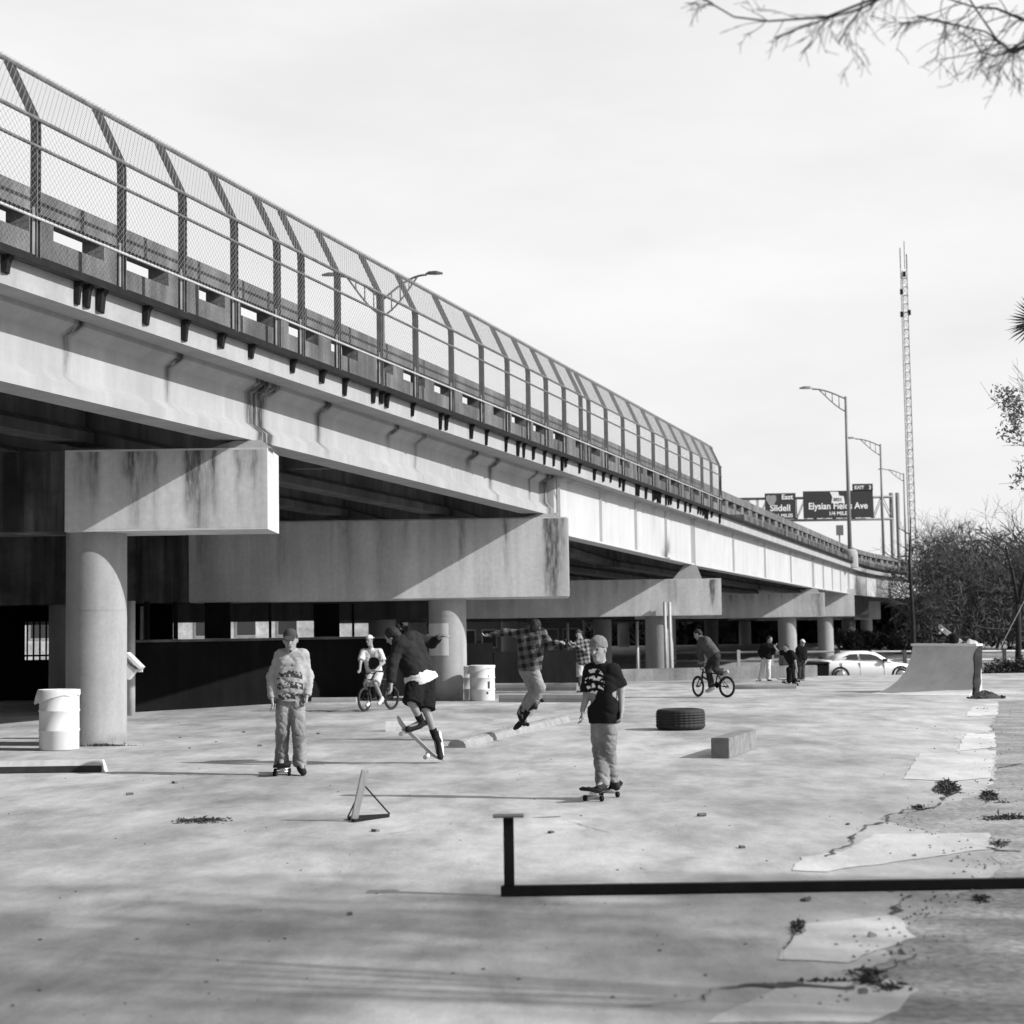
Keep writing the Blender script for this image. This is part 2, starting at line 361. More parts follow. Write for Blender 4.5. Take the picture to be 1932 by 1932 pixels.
for i, (pts, wd) in enumerate([
    ([(0, 1562), (90, 1548), (260, 1530)], 0.012), ([(720, 1576), (860, 1556), (980, 1546)], 0.010),
    ([(200, 1460), (530, 1464)], 0.05), ([(420, 1472), (560, 1468)], 0.03), ([(760, 1494), (900, 1496), (1110, 1504)], 0.014), ([(1180, 1506), (1500, 1512)], 0.010),  # first two strips draw the man's cast shadow, the others are joints
    ([(1240, 1320), (1640, 1345)], 0.03), ([(560, 1443), (735, 1442)], 0.03), ([(1003, 1543), (1060, 1541)], 0.05), ([(1060, 1546), (1150, 1572)], 0.012)]):  # includes the skater's cast shadow, drawn as a dark strip
    mb.add(*ribbon([gnd(*p) for p in pts], wd, 0.005, 0.35, 50+i))
struct('joints_and_shadows', mb, JOINT)

# ------------------------------------------------------------------ viaduct
STAIN = M('black_drip', 0.05, 0.95, 0.5, 4); STAINP = M('grey_drip', 0.30, 0.9, 0.35, 5)
S = 0.315                                                # the deck runs away at this slope; piers lie along X
def gx(Y):                                               # outer edge of the outer girder
    x = -4.32+S*(Y-25.0)
    if Y > 102: x += 0.0052*(Y-102)**2
    return x
def gg(Y): return gx(Y)+float(np.interp(Y, [20, 25.7, 41.6, 42.1, 57, 90], [.12, .10, -.08, .14, .22, .25]))
def zt(Y): return 5.96-0.006*(Y-20.0)                    # top of the walkway
def gb(Y):                                               # underside of the girders
    P = [(0, 4.62), (26, 4.60), (42.0, 4.50), (42.1, 4.02), (58, 3.79), (86, 3.65), (140, 3.6), (220, 3.6)]
    for (a, za), (b, zb) in zip(P[:-1], P[1:]):
        if Y <= b: return za+(zb-za)*(Y-a)/(b-a)
    return 3.6
PIERS = [26.3, 41.9, 57.4, 86.0, 101.0, 116.0, 131.0, 145.0]
JOINTS = [4.0] + PIERS + [150.0]
via = thing('viaduct', 'long grey concrete road viaduct on round columns crossing the left half', 'viaduct', (-6.3, 26.3, 0))
def run(y0, y1, step=3.0):
    n = max(1, int((y1-y0)/step)); return [y0+(y1-y0)*i/n for i in range(n+1)]
YS = run(4, 100, 6)+run(103, 150, 3)
def profile(fn, ys, ln=None): return [[Vector(((ln or gx)(y)+px, y, pz)) for px, pz in fn(y)] for y in ys]
WB = 22.0
MB().sweep(profile(lambda y: [(0.60, zt(y)-0.38), (0.60, zt(y)-0.062), (0.1, zt(y)-0.062), (0.1, zt(y)+0.02), (-WB, zt(y)+0.02), (-WB, zt(y)-0.34), (-0.2, zt(y)-0.34)], YS)).build('deck_slab', CONC_CLEAN, via)
MB().sweep(profile(lambda y: [(0.74, zt(y)-0.06), (0.74, zt(y)), (0.11, zt(y)), (0.11, zt(y)-0.06)], YS)).build('walkway_edge', M('walkway_plate', .07, .8, .4, 3), via)
MB().sweep(profile(lambda y: [(0.76, zt(y)-0.075), (0.76, zt(y)+0.02), (0.742, zt(y)+0.02), (0.742, zt(y)-0.075)], YS)).build('edge_channel', DARKSTEEL, via)
MB().sweep(profile(lambda y: [(0.76, zt(y)+0.001), (0.76, zt(y)+0.24), (0.12, zt(y)+0.24), (0.12, zt(y)+0.001)], [q for q in YS if q > 60])).build('dark_curb', CONC_OLD, via)  # black strip filling the gap below the far parapet
# short steel straps on the fascia under the walkway
rnd = random.Random(2); y = 15.0; k = 0
while y < 60:
    br = MB(); yy = y; x = gx(yy); z = zt(yy); wv = rnd.choice((.05, .075, .10)); dz_ = rnd.choice((.0, .04, .08, .12))
    br.add([(x+a, yy+sg*wv, z+h_) for sg in (-1, 1) for a, h_ in ((0.602, -0.375+dz_), (0.602, -0.062), (0.70, -0.062), (0.665, -0.12), (0.645, -0.375+dz_))],
           [(4, 3, 2, 1, 0), (5, 6, 7, 8, 9)]+[(i, (i+1) % 5, 5+(i+1) % 5, 5+i) for i in range(5)])
    br.build('walkway_bracket', DARKSTEEL, via); y += (rnd.uniform(.2, .4) if rnd.random() < .35 else rnd.uniform(.7, 1.5)); k += 1
# outer girders, one per span
for j, (a, b) in enumerate(zip(JOINTS[:-1], JOINTS[1:])):
    a2, b2 = a+0.05, b-0.05
    if j < 2:
        fn = lambda y: [(0, gb(y)), (0, gb(y)+0.15), (-0.16, gb(y)+0.29), (-0.16, gb(y)+.42), (-0.16, gb(y)+.55), (-0.16, gb(y)*.5+zt(y)*.5-.1), (-0.16, zt(y)-0.65), (-0.16, zt(y)-0.56), (-.08, zt(y)-.50), (0.02, zt(y)-0.42), (0.02, zt(y)-0.343), (-0.55, zt(y)-0.343), (-0.55, zt(y)-0.42), (-0.38, zt(y)-0.56), (-0.38, gb(y)+0.29), (-0.54, gb(y)+0.15), (-0.54, gb(y))]
        mt = GIRDER_ST
    else:
        fn = lambda y: [(0.03, gb(y)), (0.03, gb(y)+0.05), (-0.06, gb(y)+0.05), (-.06, gb(y)+.3), (-.06, gb(y)+.7), (-.06, zt(y)-.8), (-.06, zt(y)-.55), (-0.06, zt(y)-0.40), (0.03, zt(y)-0.40), (0.03, zt(y)-0.343), (-0.4, zt(y)-0.343), (-0.4, gb(y))]
        mt = PLATE_ST
    rr = random.Random(j+3)
    g = MB().sweep(profile(fn, run(a2, b2, .06 if j < 2 else .25), gg)).build('outer_girder', mt, via)
    nd_ = 7 if j < 2 else 5
    DR = [(a2+.10, .17, 1.0, 2.6), (b2-.10, .14, .9, 2.2)]+[(a2+(b2-a2)*(q+rr.random()*.6)/nd_, rr.uniform(.06, .17), rr.uniform(.5, 1.0), rr.uniform(.3, 1.3)) for q in range(nd_)]
    def fg(p, DR=DR, k_=2.7 if j < 2 else .75):
        dpt = zt(p.y)-.34-p.z; ch = 1.0 if dpt < .20 else .55
        return k_*ch*sum(q*math.exp(-((p.y-y_+.05*noise.noise((p.z*3, y_, 0)))/(w_*(1.25-.5*min(1, dpt))))**2)*max(0, 1-(dpt/l_)**1.2) for y_, w_, q, l_ in DR if abs(p.y-y_) < .6)+.14*max(0, noise.noise((p.y*.8, p.z*3, j)))
    add_stain(g, fg)
    if j >= 2:
        n = 4
        for i in range(n+1):
            st = MB(); yy = a2+0.12+(b2-a2-0.24)*i/n
            st.bx(gg(yy)-0.062, gg(yy)+0.012, yy-0.012, yy+0.012, gb(yy)+0.055, zt(yy)-0.41)
            st.build('stiffener', PLATE, g)
for k in range(1, 9):
    for a, b in zip(JOINTS[:-1], JOINTS[1:]):
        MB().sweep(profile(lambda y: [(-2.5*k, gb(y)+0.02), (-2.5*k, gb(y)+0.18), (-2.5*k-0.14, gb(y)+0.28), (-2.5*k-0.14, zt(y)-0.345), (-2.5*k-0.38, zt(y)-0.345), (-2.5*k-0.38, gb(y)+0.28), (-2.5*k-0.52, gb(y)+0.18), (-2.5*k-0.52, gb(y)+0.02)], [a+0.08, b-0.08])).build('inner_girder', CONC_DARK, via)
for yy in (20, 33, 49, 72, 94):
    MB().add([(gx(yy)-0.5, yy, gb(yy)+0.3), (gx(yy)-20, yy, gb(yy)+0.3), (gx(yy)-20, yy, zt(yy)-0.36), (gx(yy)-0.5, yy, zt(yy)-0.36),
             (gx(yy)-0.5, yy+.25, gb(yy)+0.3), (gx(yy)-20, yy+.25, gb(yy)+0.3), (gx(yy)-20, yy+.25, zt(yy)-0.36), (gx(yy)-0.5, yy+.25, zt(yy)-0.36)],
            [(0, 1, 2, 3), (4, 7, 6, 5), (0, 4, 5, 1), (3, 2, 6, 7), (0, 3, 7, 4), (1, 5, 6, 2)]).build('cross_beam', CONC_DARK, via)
# parapet with slots
def parapet(off, y0, y1, name):
    p = MB()
    ysr = run(y0, y1, 6)
    pr = lambda a, b, lo, hi: profile(lambda y: [(off+a, zt(y)+lo), (off+a, zt(y)+hi), (off+b, zt(y)+hi), (off+b, zt(y)+lo)], ysr)
    p.sweep(pr(0, -0.32, 0.022, 0.54)); p.sweep(pr(0.03, -0.30, 0.79, 1.07))
    y = y0; i = 0; rr = random.Random(5)
    while y < y1:
        ln = 0.5 if i % 4 else 0.85
        c = []
        for q in (y, min(y+ln, y1)):
            c.append([Vector((gx(q)+off-0.006, q, zt(q)+0.54)), Vector((gx(q)+off-0.006, q, zt(q)+0.79)), Vector((gx(q)+off-0.29, q, zt(q)+0.79)), Vector((gx(q)+off-0.29, q, zt(q)+0.54))])
        p.sweep(c); y += 1.62; i += 1
    return p.build(name, PARAPET, via)
parapet(0.09, 4, 148, 'parapet'); parapet(-WB+0.33, 4, 148, 'parapet')
# pier caps: (px right-bottom corner, py bottom, py top, front Y, split px between old and new concrete)
CAPS = [(505, 998, 844, 25.7, 122), (1075, 1127, 975, 41.3, 355), (1362, 1160, 1091, 56.8, None), (1557, 1163, 1118, 85.4, None), (1613, 1163, 1111, 100.4, None), (1640, 1166, 1124, 115.4, None), (1662, 1168, 1126, 130.4, None), (1690, 1169, 1130, 144.4, None)]
COLX = [-6.42, -1.62, 4.88, 13.75, 18.4, 22.7, 27.0, 31.0]
for i, (px, yb, ytp, Yf, sp) in enumerate(CAPS):
    rb = at(px, yb, Yf); zb = rb.z; ztp = at(px, ytp, Yf).z; xr = rb.x; Yb = Yf+1.25
    ztp2 = min(ztp, gb(Yb+0.3)-0.06)
    xs = at(sp, yb, Yf).x if sp is not None else xr-9.5
    def capmb(x0, x1, dy=0.0):
        m = MB()
        sec = [(Yf+dy, zb+dy), (Yf+dy, ztp-dy), (Yf+0.62, ztp-dy), (Yf+0.62, ztp2-dy-0.001), (Yb-dy, ztp2-dy-0.001), (Yb-dy, zb+dy)]
        return m.sweep([[Vector((x, a, b)) for a, b in sec] for x in (x0, x1)])
    cp = capmb(xs, xr).build('pier_cap', CONC, via, bevel=0.03)
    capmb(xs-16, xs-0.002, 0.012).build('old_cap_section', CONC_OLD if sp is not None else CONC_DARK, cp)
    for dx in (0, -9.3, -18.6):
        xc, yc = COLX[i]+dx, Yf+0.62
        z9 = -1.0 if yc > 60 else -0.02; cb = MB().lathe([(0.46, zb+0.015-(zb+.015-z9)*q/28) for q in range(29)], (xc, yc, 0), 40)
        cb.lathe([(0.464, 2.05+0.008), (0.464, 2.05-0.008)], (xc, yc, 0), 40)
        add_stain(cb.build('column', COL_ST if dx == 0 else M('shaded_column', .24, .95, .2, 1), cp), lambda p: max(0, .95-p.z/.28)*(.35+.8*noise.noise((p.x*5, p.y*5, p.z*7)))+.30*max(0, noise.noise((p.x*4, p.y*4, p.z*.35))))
    if i < 4:                                            # weathered front face with drips running down from the bearings
        rr = random.Random(40+i); NX, NZ = int((xr-xs-.05)/.035), 26
        vs = [(xs+.02+(xr-.05-xs)*a/NX, Yf-.002, zb+.03+(ztp-zb-.06)*b/NZ) for b in range(NZ+1) for a in range(NX+1)]
        o_ = MB().add(vs, [(b*(NX+1)+a, b*(NX+1)+a+1, (b+1)*(NX+1)+a+1, (b+1)*(NX+1)+a) for b in range(NZ) for a in range(NX)]).build('cap_face', CONC_ST, cp)
        dr = [(rr.uniform(xs, xr-.1), rr.uniform(.03, .12), rr.uniform(.15, .6), rr.uniform(.3, 1.1)) for _ in range(16)]
        if i == 0: dr += [(xr-1.05, .16, 1.1, 1.5), (xr-1.2, .07, .8, .9), (xr-.80, .07, .9, 1.0), (xr-2.0, .12, .8, 1.4), (xr-1.8, .05, .35, .6), (xr-.35, .09, .3, .5)]
        if i == 1: dr += [(xr-.45, .14, 1.0, 1.5), (xr-.33, .09, 1.0, 1.6), (xr-.55, .06, .8, 1.1), (xr-.15, .05, .6, .8), (xr-4.6, .2, .35, 1.4), (xr-7, .15, .4, 1.3)]
        if i == 2: dr += [(xr-.30, .07, .9, 1.2), (xr-.36, .04, .9, .8)]
        if i == 3: dr += [(xr-.6, .4, .5, 1.6), (xr-.3, .15, .6, 1.5)]
        hC = ztp-zb
        def fs_(p): return .12*noise.noise((p.x*1.3, p.z*1.3, i))+sum(q*math.exp(-((p.x-x_+.05*noise.noise((p.z*4, x_*7, 0)))/w_)**2)*max(0, 1-((ztp-p.z)/(l_*hC))**1.5) for x_, w_, q, l_ in dr)
        add_stain(o_, fs_)
    # bearing pedestal on the cap end
    pm = MB(); gxx = gg(Yf+0.5)
    pm.add([(gxx-0.75, Yf+0.08, ztp-0.002), (gxx+0.22, Yf+0.08, ztp-0.002), (gxx+0.05, Yf+0.12, gb(Yf)-0.01), (gxx-0.35, Yf+0.12, gb(Yf)-0.01),
            (gxx-0.75, Yf+0.6, ztp-0.002), (gxx+0.22, Yf+0.6, ztp-0.002), (gxx+0.05, Yf+0.58, gb(Yf)-0.01), (gxx-0.35, Yf+0.58, gb(Yf)-0.01)],
           [(0, 1, 2, 3), (4, 7, 6, 5), (0, 4, 5, 1), (3, 2, 6, 7), (0, 3, 7, 4), (1, 5, 6, 2)])
    pm.build('bearing_pedestal', CONC_CLEAN, cp)
# drain pipes standing against the columns
for px in (1257, 1266): a = at(px, 1280, 56.6); MB().tube([(a.x, 56.6, 0), (a.x, 56.6, at(px, 1136, 56.6).z)], 0.055, 10).build('drain_pipe', GALV, via)
for px, r_, yb_ in ((246, 0.10, 1350), (268, 0.05, 1330), (276, 0.05, 1330)):
    Y = gnd(px, yb_).y; a = at(px, yb_, Y)
    MB().tube([(a.x, Y, 0), (a.x, Y, 2.40)], r_, 10).build('drain_pipe', GALV, via)
# paper sheets wrapped on the second column
ps = MB(); c0 = Vector((COLX[1], CAPS[1][3]+0.62, 0)); z0, z1 = at(826, 1237, 41.6).z, at(826, 1176, 41.6).z
A = [R(-165)+R(80)*k/10 for k in range(11)]
ps.add([(c0.x+0.468*math.cos(q), c0.y+0.468*math.sin(q), z) for z in (z0, (z0*2+z1)/3, z1) for q in A], [(r*11+k, r*11+k+1, (r+1)*11+k+1, (r+1)*11+k) for r in range(2) for k in range(10)], True)
tag(ps.build('poster', WHITEPAINT, org=(c0.x, c0.y, 0)), 'pale paper sheet wrapped round the column behind the ollieing skater', 'poster')

# walkway fence
FY = [15.3, 17.0, 18.6, 20.35, 21.8, 23.2, 24.5, 25.3, 26.6, 28.3, 29.9, 31.7, 33.4, 35.0, 36.4, 37.7, 39.1, 40.5, 41.2, 42.8, 44.5, 46.2, 47.9, 49.6, 51.3, 53.0, 54.6, 56.1, 57.6]; FY = [q*1.036 for q in FY]
def fx(y): return gx(y)+0.715
fen = thing('walkway_fence', 'tall chain-link walkway fence with inward bent posts on the viaduct edge', 'fence', (fx(21.0), 21.0, zt(21.0)))
def fp(y, s):                                            # the fence section: s = height along the post
    if s <= 1.6: return Vector((fx(y), y, zt(y)+s))
    t = (s-1.6)/0.74
    return Vector((fx(y)-0.31*t, y, zt(y)+1.6+0.68*t))
for y in FY:
    p = MB(); wv = 0.052
    d = Vector((S, 1, 0)).normalized(); n = Vector((1, -S, 0)).normalized()
    for off, th, dep in ((-0.036, 0.012, 0.045), (0.036, 0.012, 0.045), (0.0, 0.072, 0.010)):
        secs = []
        for s_ in (0.0, 1.5, 1.62, 2.36):
            c = fp(y, s_)+d*off
            secs.append([c+d*th/2+n*dep, c-d*th/2+n*dep, c-d*th/2-n*dep, c+d*th/2-n*dep])
        p.sweep(secs)
    po = p.build('post', FENCEM, fen)
    q = MB()
    for off in (-0.062, 0.062):
        c = fp(y, 0.0)+d*off; q.box(c+Vector((0.01, 0, 0.28)), (0.02, 0.024, 0.60))
    q.build('post_clamp', GALV, po)
for s_, r_, mt in ((0.45, 0.019, GALV), (1.28, 0.022, FENCEM), (1.6, 0.026, FENCEM), (2.34, 0.03, FENCEM)):
    pts = [fp(y, s_)+Vector((0.055, 0, 0)) for y in run(FY[0], FY[-1], 3)]
    MB().tube(pts, r_, 8).build('rail', mt, fen)
ms = MB(); pitch = 0.085
def wires(s0, s1, off, tk):
    L0, L1 = FY[0], FY[-1]; n = int((L1-L0)/pitch)
    for i in range(n):
        for sg in (1, -1):
            y0 = L0+i*pitch; y1 = y0+sg*(s1-s0)
            if y1 < L0 or y1 > L1: continue
            a = fp(y0, s0)+off; b = fp(y1, s1)+off; wv = Vector((0.0, tk, 0.0)); hv = Vector((tk, 0, 0))
            ms.add([a-wv, a+wv, a+hv, b-wv, b+wv, b+hv], [(0, 1, 4, 3), (1, 2, 5, 4), (2, 0, 3, 5)])
wires(0.45, 1.6, Vector((0.075, 0, 0)), .0031); wires(1.601, 2.41, Vector((0.075, 0, 0)), .0050)
ms.build('wire_mesh', WIRE, fen)

# ------------------------------------------------------------------ street lamps
def lamp(name, label, base, arms, height, arm_len, r0, rise, group='street lamps along the viaduct', ped=None, mat=GALV):
    t = thing(name, label, 'street lamp', base, group)
    b = Vector(base)
    MB().tube([b, b+Vector((0, 0, height*0.5)), b+Vector((0, 0, height))], [r0, r0*0.8, r0*0.55], 12).build('pole', mat, t)
    for sx in arms:
        top = b+Vector((0, 0, height-0.15)); m = MB(); pts = []; pts2 = []
        for k in range(11):
            u = k/10; pts.append(top+Vector((sx*arm_len*u, 0, rise*math.sin(u*math.pi/2))))
        for k in range(9):
            u = k/10*1.0; pts2.append(top+Vector((sx*arm_len*u, 0, -0.75*(1-u/0.8)+rise*math.sin(u*math.pi/2)*(u/0.8))))
        m.tube(pts, r0*0.36, 8); m.tube(pts2, r0*0.3, 8)
        for k in (2, 4, 6): m.tube([pts[k], pts2[k]], r0*0.22, 6)
        am = m.build('arm', mat, t)
        h = pts[-1]; hm = MB()
        hm.sweep([[h+Vector((sx*x, yy*wd, zz)) for yy, zz in ((-1, 0.02), (1, 0.02), (0.8, 0.02+ht), (-0.8, 0.02+ht))] for x, wd, ht in ((-0.05, 0.05, 0.05), (0.12, 0.12, 0.13), (0.45, 0.15, 0.14), (0.75, 0.06, 0.07))])
        hm.build('lamp_head', mat, am)
    if ped: ped(t, b)
    return t
def pedestal(t, b):
    m = MB(); m.lathe([(0.0, 0.55), (0.30, 0.52), (0.42, 0.38), (0.46, 0.1), (0.46, -0.55)], b+Vector((0, 0, -0.1)), 20)
    m.build('pedestal', CONC_CLEAN, t)
LG = M('lamp_steel', 0.20, 0.5, 0.1, 4, spec=0.5)
p = at(1604, 1050, 99.5); tp = at(1594, 748, 99.5)
lamp('street_lamp', 'nearest tall street lamp crossing in front of the wide sign', p, (-1,), tp.z-p.z, 1.95, 0.13, 0.62, ped=pedestal, mat=LG)
p = at(1668, 1072, 135); tp = at(1660, 838, 135)
lamp('street_lamp', 'second street lamp, between the wide sign and the gantry post', p, (-1,), tp.z-p.z, 2.0, 0.13, 0.6, mat=LG)
p = at(1711, 1090, 190); tp = at(1705, 893, 190)
lamp('street_lamp', 'smallest and farthest street lamp, beside the lattice mast', p, (-1,), tp.z-p.z, 2.1, 0.14, 0.6, mat=LG)
p = at(725, 900, 78); p.z = zt(78); tp = at(723, 560, 78)
lamp('twin_street_lamp', 'double-armed street lamp standing behind the walkway fence', p, (-1, 1), tp.z-p.z, 2.05, 0.14, 1.15, mat=M('dark_lamp_steel', .07, .6, .1, 4))

# ------------------------------------------------------------------ sign gantry
GY = 150.0
gp = at(1690, 1100, GY)
gan = thing('sign_gantry', 'steel lattice overhead gantry carrying two road signs', 'gantry', (gp.x, GY, -0.95))
zt1, zt2 = at(1690, 936, GY).z, at(1690, 978, GY).z
def Xg(px): return at(px, 950, GY).x
m = MB()
for yy in (GY+0.35, GY+1.15):
    for z in (zt1, zt2): m.tube([(Xg(1395), yy, z), (gp.x, yy, z)], 0.085, 8)
n = 16
for k in range(n+1):
    x = Xg(1395)+(gp.x-Xg(1395))*k/n
    for yy in (GY+0.35, GY+1.15):
        m.tube([(x, yy, zt1), (x, yy, zt2)], 0.045, 6)
        if k < n: x2 = Xg(1395)+(gp.x-Xg(1395))*(k+1)/n; m.tube([(x, yy, zt1 if k % 2 else zt2), (x2, yy, zt2 if k % 2 else zt1)], 0.035, 6)
m.build('truss', LG, gan)
for dx in (0, 0.55): MB().tube([(gp.x+dx, GY+0.75, -0.95), (gp.x+dx, GY+0.75, zt1+0.35)], 0.19, 12).build('gantry_post', LG, gan)
def sign(name, label, x0, x1, y0, y1, off=0.0):
    a, b = at(x0, y0, GY), at(x1, y1, GY); c = (a+b)/2
    t = thing(name, label, 'road sign', (c.x, GY, c.z), 'road signs on the gantry')
    MB().bx(a.x, b.x, GY-0.02+off, GY+0.10+off, b.z, a.z).build('panel', SIGN, t)
    return t, a, b
t, a, b = sign('road_sign', 'smaller square road sign reading East Slidell', 1443, 1502, 931, 979)
sx = lambda px, py, d=-0.035: (at(px, py, GY).x, GY+d, at(px, py, GY).z)
text('East', 0.62, sx(1485, 938), t); text('Slidell', 0.78, sx(1472, 959), t); text('1 MILES', 0.42, sx(1481, 973), t)
sh = MB(); c = Vector(sx(1455, 944)); prof = [(-0.42, 0.40), (-0.2, 0.46), (0, 0.40), (0.2, 0.46), (0.42, 0.40), (0.47, 0.05), (0.25, -0.35), (0, -0.5), (-0.25, -0.35), (-0.47, 0.05)]
sh.sweep([[c+Vector((x, dy, z)) for x, z in prof] for dy in (0.01, -0.01)]).build('route_shield', M('shield_grey', 0.3, 0.6, 0.2, 3), t)
t, a, b = sign('road_sign', 'wide road sign reading Elysian Fields Ave with an exit tab', 1515, 1648, 927, 976)
text('Elysian Fields Ave', 0.80, sx(1581, 955), t, width=0.92); text('1/4 MILE', 0.46, sx(1581, 969), t)
sh = MB(); c = Vector(sx(1579, 939)); prof = [(-0.62, 0.52), (0.12, 0.52), (0.18, 0.18), (0.60, 0.12), (0.68, -0.48), (-0.5, -0.48), (-0.42, 0.1)]
sh.sweep([[c+Vector((x, dy, z)) for x, z in prof] for dy in (0.01, -0.01)]).build('state_shield', LETTER, t)
text('3021', 0.40, (c.x+0.05, c.y-0.02, c.z-0.18), t, mat=SIGN)
a, b = at(1608, 913, GY), at(1647, 926.3, GY)
MB().bx(a.x, b.x, GY-0.02, GY+0.08, b.z, a.z).build('exit_tab', SIGN, t)
text('EXIT', 0.42, sx(1621, 920), t); text('3', 0.46, sx(1641, 920), t)
# tall billboard-like narrow sign behind the first lamp
q = at(1584, 1001, 150)
tag(MB().bx(q.x-0.3, q.x+0.3, 149.8, 150.0, at(1584, 1010, 150).z, at(1584, 991, 150).z).tube([(q.x, 150.1, at(1584, 1010, 150).z-4), (q.x, 150.1, q.z)], 0.06, 8).build('roadside_sign', M('sign_back', 0.14, 0.6), org=(q.x, 150, 0)), 'narrow upright grey sign left of the nearest lamp', 'sign')

# ------------------------------------------------------------------ lattice mast
MY = 200.0
mb0 = at(1723, 1100, MY); mt0 = at(1710, 480, MY)
mast = thing('lattice_mast', 'tall thin lattice radio mast rising behind the trees', 'mast', (mb0.x, MY, -0.95))
H = mt0.z+0.95; m = MB(); hw = 0.37
cs = [(-hw, -0.3), (hw, -0.3), (0, 0.5)]
for cx, cy in cs: m.tube([(mb0.x+cx*1.15, MY+cy, -0.95), (mb0.x+cx, MY+cy, -0.95+H*0.96)], 0.085, 6)
n = 44
for k in range(n):
    z0 = -0.95+H*0.96*k/n; z1 = z0+H*0.96/n
    for i in range(3):
        a, b = cs[i], cs[(i+1) % 3]
        m.tube([(mb0.x+a[0], MY+a[1], z0), (mb0.x+b[0], MY+b[1], z0)], 0.05 if k % 2 else 0.035, 4); m.tube([(mb0.x+a[0], MY+a[1], z0), (mb0.x+b[0], MY+b[1], z1)], 0.028, 4)
m.build('lattice', M('mast_steel', 0.42, 0.6), mast)
for dx, h0, r_ in ((-0.4, H-1.6, 0.05), (0.35, H-2.4, 0.06), (0.1, H-0.8, 0.04)): MB().tube([(mb0.x+dx, MY-0.3, h0-0.95-1.0), (mb0.x+dx, MY-0.3, h0+1.4)], r_, 6).build('antenna', DARKSTEEL, mast)
for dx, z in ((0.0, H-3.4), (0.45, H-8), (-0.45, H-8.2), (-0.4, H-5.5)): MB().box((mb0.x+dx, MY-0.4, z), (0.3, 0.3, 0.6)).build('antenna_panel', DARKSTEEL, mast)

# ------------------------------------------------------------------ vegetation
def grow(tr, cr, p, d, L, r, lev, maxl, rnd, up=0.12, spread=0.75, kids=(3, 5), droop=0.0, thick=1.0, rmin=0.004):
    n = 4 if lev < 2 else 3; pts = [p.copy()]; dd = d.copy()
    for k in range(n):
        dd = (dd + Vector((rnd.gauss(0, .13), rnd.gauss(0, .13), rnd.gauss(0, .1)+up*0.3-droop*(lev > 0)*0.15))).normalized()
        pts.append(pts[-1]+dd*L/n)
    rad = [max(r*(1-0.55*k/n), rmin)*(thick if lev else 1) for k in range(n+1)]
    (tr if lev == 0 else cr).tube(pts, rad, 7 if lev == 0 else (4 if lev < 2 else 3), caps=False)
    if lev >= maxl: return
    for k in range(rnd.randint(*kids)+(2 if lev == 0 else 0)):
        u = rnd.uniform(0.3 if lev else 0.35, 1.0); f = min(int(u*n), n-1); q = pts[f].lerp(pts[f+1], u*n-f)
        side = Vector((rnd.gauss(0, 1), rnd.gauss(0, 1), rnd.gauss(0.15, .5))).normalized()
        nd_ = (dd*(1-spread*0.5)+side*spread+Vector((0, 0, up-droop))).normalized()
        grow(tr, cr, q, nd_, L*rnd.uniform(0.5, 0.78), max(r*(1-0.5*u)*0.55, rmin*1.4), lev+1, maxl, rnd, up, spread, kids, droop, thick, rmin)
def leaves(mb, c, rad, n, size, rnd, elong=1.6, slim=0.5):
    c = Vector(c)
    for _ in range(n):
        v = Vector((rnd.gauss(0, 1), rnd.gauss(0, 1), rnd.gauss(0, 1))).normalized()*(rnd.random()**0.45)
        p = c+Vector((v.x*rad[0], v.y*rad[1], v.z*rad[2]))
        a = Vector((rnd.gauss(0, 1), rnd.gauss(0, 1), rnd.gauss(0, 1))).normalized(); b = a.cross(Vector((rnd.gauss(0, 1), rnd.gauss(0, 1), rnd.gauss(0, 1)))).normalized()
        sz = size*rnd.uniform(0.5, 1.3); a *= sz*elong; b *= sz*slim
        mb.add([p-a, p+b, p+a, p-b], [(0, 1, 2, 3)])
def bare_tree(label, base, height, seed, maxl=4, group='bare trees beyond the lot', tm=BARK, cm=TWIG, lean=(0, 0), r=None, shrub=0, thick=1.6, kids=(4, 6), spread=0.75):
    rnd = random.Random(seed); t = thing('bare_tree', label, 'tree', base, group)
    tr, cr = MB(), MB(); r = r or height*0.014
    grow(tr, cr, Vector(base), Vector((lean[0], lean[1], 1)).normalized(), height*0.55, r, 0, maxl, rnd, thick=thick, kids=kids, spread=spread)
    if shrub: leaves(cr, Vector(base)+Vector((0, 0, height*0.52)), (height*0.33, height*0.3, height*0.50), shrub, 0.30, rnd, 1.0, 0.10)
    tr.build('trunk', tm, t); cr.build('crown', cm, t); return t
def bush(label, base, rad, n, seed, mat=LEAF, size=0.12, group='shrubs along the far edge', cat='shrub', name='shrub'):
    rnd = random.Random(seed); m = MB(); b = Vector(base)
    for _ in range(5): leaves(m, b+Vector((rnd.uniform(-.5, .5)*rad[0], rnd.uniform(-.4, .4)*rad[1], rad[2]*rnd.uniform(0.35, 0.75))), (rad[0]*.6, rad[1]*.6, rad[2]*.5), n//5, size, rnd)
    for _ in range(6): m.tube([b, b+Vector((rnd.uniform(-.5, .5)*rad[0], rnd.uniform(-.3, .3)*rad[1], rad[2]*rnd.uniform(.6, 1)))], [0.03, 0.008], 4)
    return tag(m.build(name, mat, org=base), label, cat, group)
GZ = -0.95
